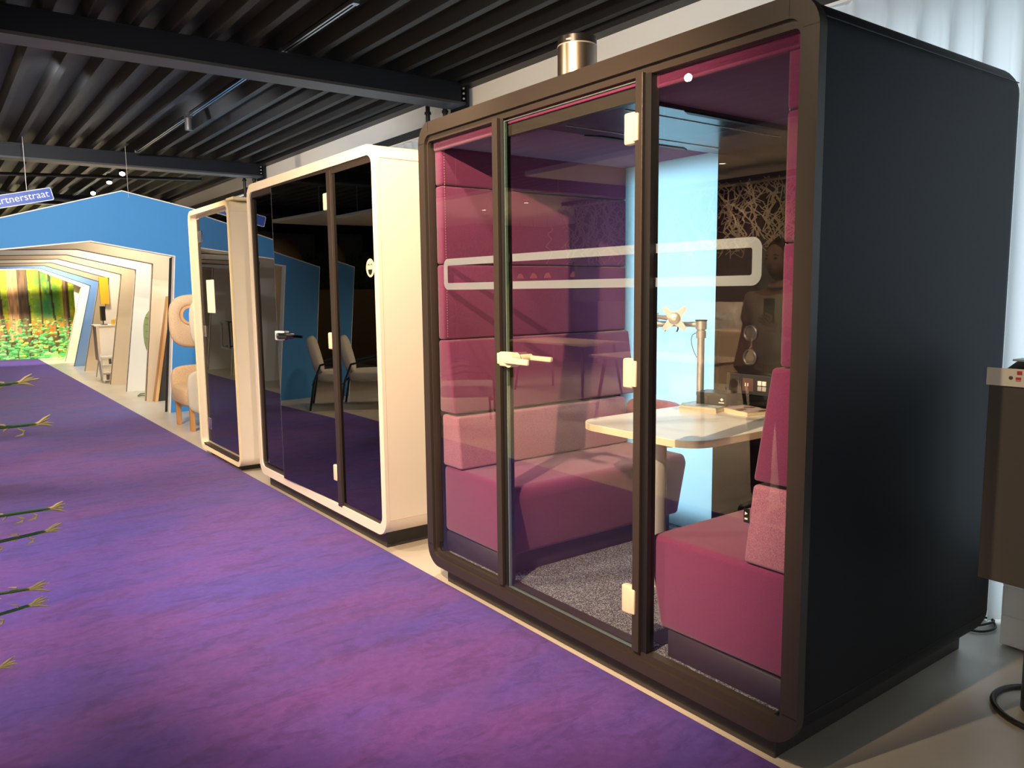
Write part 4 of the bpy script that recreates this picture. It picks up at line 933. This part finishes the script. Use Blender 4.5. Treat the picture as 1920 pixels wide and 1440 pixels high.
for (x, y, z, lb) in ((-2.2, 3.9, 2.62, 'downlight in the raft opposite the black pod, first along'), (-2.2, 4.9, 2.62, 'downlight in the raft opposite the black pod, second along'), (-2.2, 5.9, 2.62, 'downlight in the raft opposite the black pod, third along'), (-2.3, 8.0, 2.55, 'downlight in the raft opposite the tinted pod, near one'), (-2.3, 9.0, 2.55, 'downlight in the raft opposite the tinted pod, far one'), (-5.2, 6.0, 2.70, 'downlight in the long raft, near end'), (-5.2, 9.0, 2.70, 'downlight in the long raft, far end')):
    downlight(x, y, z, lb)
# lights that the rafts' lamps give
for (x, y, p) in ((-2.2, 4.9, 60), (-2.3, 8.5, 55), (-5.2, 7.5, 90)):
    l = bpy.data.lights.new('raft_lamp', 'SPOT'); l.energy = p*12; l.color = WARM2; l.spot_size = R(140); l.spot_blend = .8; l.shadow_soft_size = .15
    o = bpy.data.objects.new('raft_lamp', l); COL.objects.link(o); o.location = (x, y, 2.5)
# lounge chair facing the carpet edge
lc = thing('lounge_chair', 'grey lounge chair with dark tubular arms, mirrored in the tinted pod', 'chair', (-.62, 9.15, 0))
bm = NB(); superell(bm, (-.62, 9.05, .40), .30, .36, .075, .5); link('seat', bm, 'greyf', lc, 60)
bm = NB(); superell(bm, (-.62, 9.43, .66), .28, .065, .25, .6, mtx=Matrix.Rotation(R(-14), 3, 'X')); link('backrest', bm, 'greyf', lc, 60)
for s in (-.33, .33):
    bm = NB(); tube(bm, [(-.62+s, 9.50, 0), (-.62+s, 9.44, .36), (-.62+s, 9.36, .56), (-.62+s, 9.1, .62), (-.62+s, 8.86, .60), (-.62+s, 8.80, .52), (-.62+s, 8.78, 0)], .014, 8); link('arm_frame', bm, 'tealm', lc, 60)
bm = NB(); tube(bm, [(-.95, 8.82, .32), (-.29, 8.82, .32)], .012); tube(bm, [(-.95, 9.46, .32), (-.29, 9.46, .32)], .012); link('cross_bar', bm, 'tealm', lc, 60)
lc.rotation_euler.z = R(-60)
copy_tree(lc, (.0, -2.05, 0), 'grey lounge chair with dark tubular arms, faintly mirrored in the black pod')
lc['group'] = 'grey lounge chairs'
# moss globe
mg = thing('globe_lamp', 'huge round woven globe lamp hanging opposite the pods', 'lamp', (-2.6, 14.2, 1.6))
bm = NB(); bmesh.ops.create_icosphere(bm, subdivisions=4, radius=.52); bmesh.ops.translate(bm, vec=(-2.6, 15.3, 2.05), verts=bm.verts); link('globe', bm, 'wicker', mg, 180)
bm = NB(); bmesh.ops.create_icosphere(bm, subdivisions=2, radius=.07); bmesh.ops.translate(bm, vec=(-2.2, 14.85, 2.05), verts=bm.verts); link('bulb', bm, 'lamp', mg, 180)
bm = NB(); cyl(bm, (-2.6, 15.3, 2.5), (-2.6, 15.3, 3.12), .006, seg=6); link('cord', bm, 'cable', mg)
tag(link('felt_partition', BX(-3.2, -3.12, 9.6, 16.5, 0, 1.5), 'partition'), 'long low brown felt partition left of the carpet', 'partition')
tag(link('green_hedge_wall', BX(-3.95, -3.8, 10.5, 16.5, 0, 2.3), 'moss'), 'moss-covered green screen behind the partition', 'screen')
# pillar, desk, chairs, pendants, plants
tag(link('round_pillar', (lambda b: (lathe(b, [(0, 0), (.14, 0), (.10, 1.6), (.16, 2.4), (.45, 2.65), (0, 2.65)], (-4.3, 7.6, 0), 32), b)[1])(NB()), 'pillar', smooth=60), 'flared pale pillar across the room', 'pillar')
tag(link('back_screen', BX(-6.4, -6.3, 2, 11, 0, 1.9), 'pillar'), 'pale partition standing along the left wall', 'partition')
def desk(x, y, lb):
    t = thing('work_table', lb, 'table', (x, y, 0), 'work tables across the room')
    link('tabletop', BX(x-.4, x+.4, y-.8, y+.8, .71, .74, bev=.004), 'deskw', t)
    for a in (-1, 1):
        for b in (-1, 1):
            bm = NB(); cyl(bm, (x+a*.28, y+b*.65, .71), (x+a*.36, y+b*.74, 0), .022, .016, seg=10); link('leg', bm, 'tealm', t)
desk(-2.3, 5.6, 'wooden work table opposite the black pod'); desk(-3.3, 8.4, 'wooden work table further back across the room')
def pendant(x, y, z, lb):
    t = thing('pendant_lamp', lb, 'pendant lamp', (x, y, z), 'row of orange pendant lamps')
    bm = NB(); lathe(bm, [(.02, .09), (.05, .05), (.07, 0), (.065, 0), (.045, .045), (.015, .085)], (x, y, z), 20); link('shade', bm, 'orange', t, 40)
    bm = NB(); cyl(bm, (x, y, z+.09), (x, y, 3.12), .003, seg=6); link('cord', bm, 'cable', t)
for k, y in enumerate((9.4, 9.8, 10.2, 10.9, 11.3, 11.7)): pendant(-5.0, y, 1.66, 'orange pendant lamp, number %s in its row from the camera' % ['one', 'two', 'three', 'four', 'five', 'six'][k])
def spiky(x, y, h, lb):
    t = thing('potted_palm', lb, 'plant', (x, y, 0), 'spiky palms across the room'); rr = random.Random(int(x*10+y*7))
    bm = NB(); lathe(bm, [(0, 0), (.15, 0), (.2, .35), (.17, .35), (0, .3)], (x, y, 0), 20); link('pot', bm, 'pot', t, 40)
    bm = NB(); cyl(bm, (x, y, .3), (x, y, h), .03, .02, seg=8); link('trunk', bm, 'soil', t)
    bm = NB()
    for k in range(46):
        a = rr.uniform(0, 2*pi); e = rr.uniform(-.3, 1.2); L = rr.uniform(.3, .5); d = Vector((cos(a)*cos(e), sin(a)*cos(e), sin(e)))
        p = Vector((x, y, h+rr.uniform(-.35, .05))); tube(bm, [p, p+d*L*.5, p+d*L+Vector((0, 0, -.15*L))], [.006, .014, .001], 4)
    link('fronds', bm, 'leafy', t)
spiky(-2.7, 10.4, 1.25, 'spiky palm by the low brown partition'); spiky(-1.9, 3.2, 1.1, 'spiky palm near the standing person')
# hanging branch screen
br = thing('branch_screen', 'screen of pale twisted branches hanging under the ceiling opposite the pod', 'screen', (-2.6, 5.6, 1.8))
link('hanger_bar', BX(-2.66, -2.54, 3.6, 7.6, 2.48, 2.52), 'dark', br)
rr_ = random.Random(21); bm = NB()
for k in range(150):
    y = 3.6+4*rr_.random(); x = -2.6+.15*rr_.uniform(-1, 1); z = 2.48; p = Vector((x, y, z)); zb = 1.75+.25*rr_.random()
    while p.z > zb:
        q = p+Vector((rr_.uniform(-.05, .05), rr_.uniform(-.10, .10), -rr_.uniform(.03, .09))); tube(bm, [p, q], .0055, 4)
        if rr_.random() < .7: tube(bm, [q, q+Vector((0, rr_.uniform(-.10, .10), rr_.uniform(-.06, .06)))], .004, 4)
        p = q
tag(link('branches', bm, 'branch', br), kind='stuff')
link('dark_backing', BX(-2.95, -2.93, 2.6, 7.8, 1.3, 2.50), 'darkwall', br)
tag(link('wall_screen', BX(-6.28, -6.25, 8.6, 9.6, 1.15, 1.7), 'screen'), 'lit picture screen on the pale partition', 'screen')
tag(link('sideboard', BX(-6.2, -5.7, 4.5, 8.0, 0, .8, bev=.01), 'deskw'), 'long wooden sideboard along the pale partition', 'sideboard')
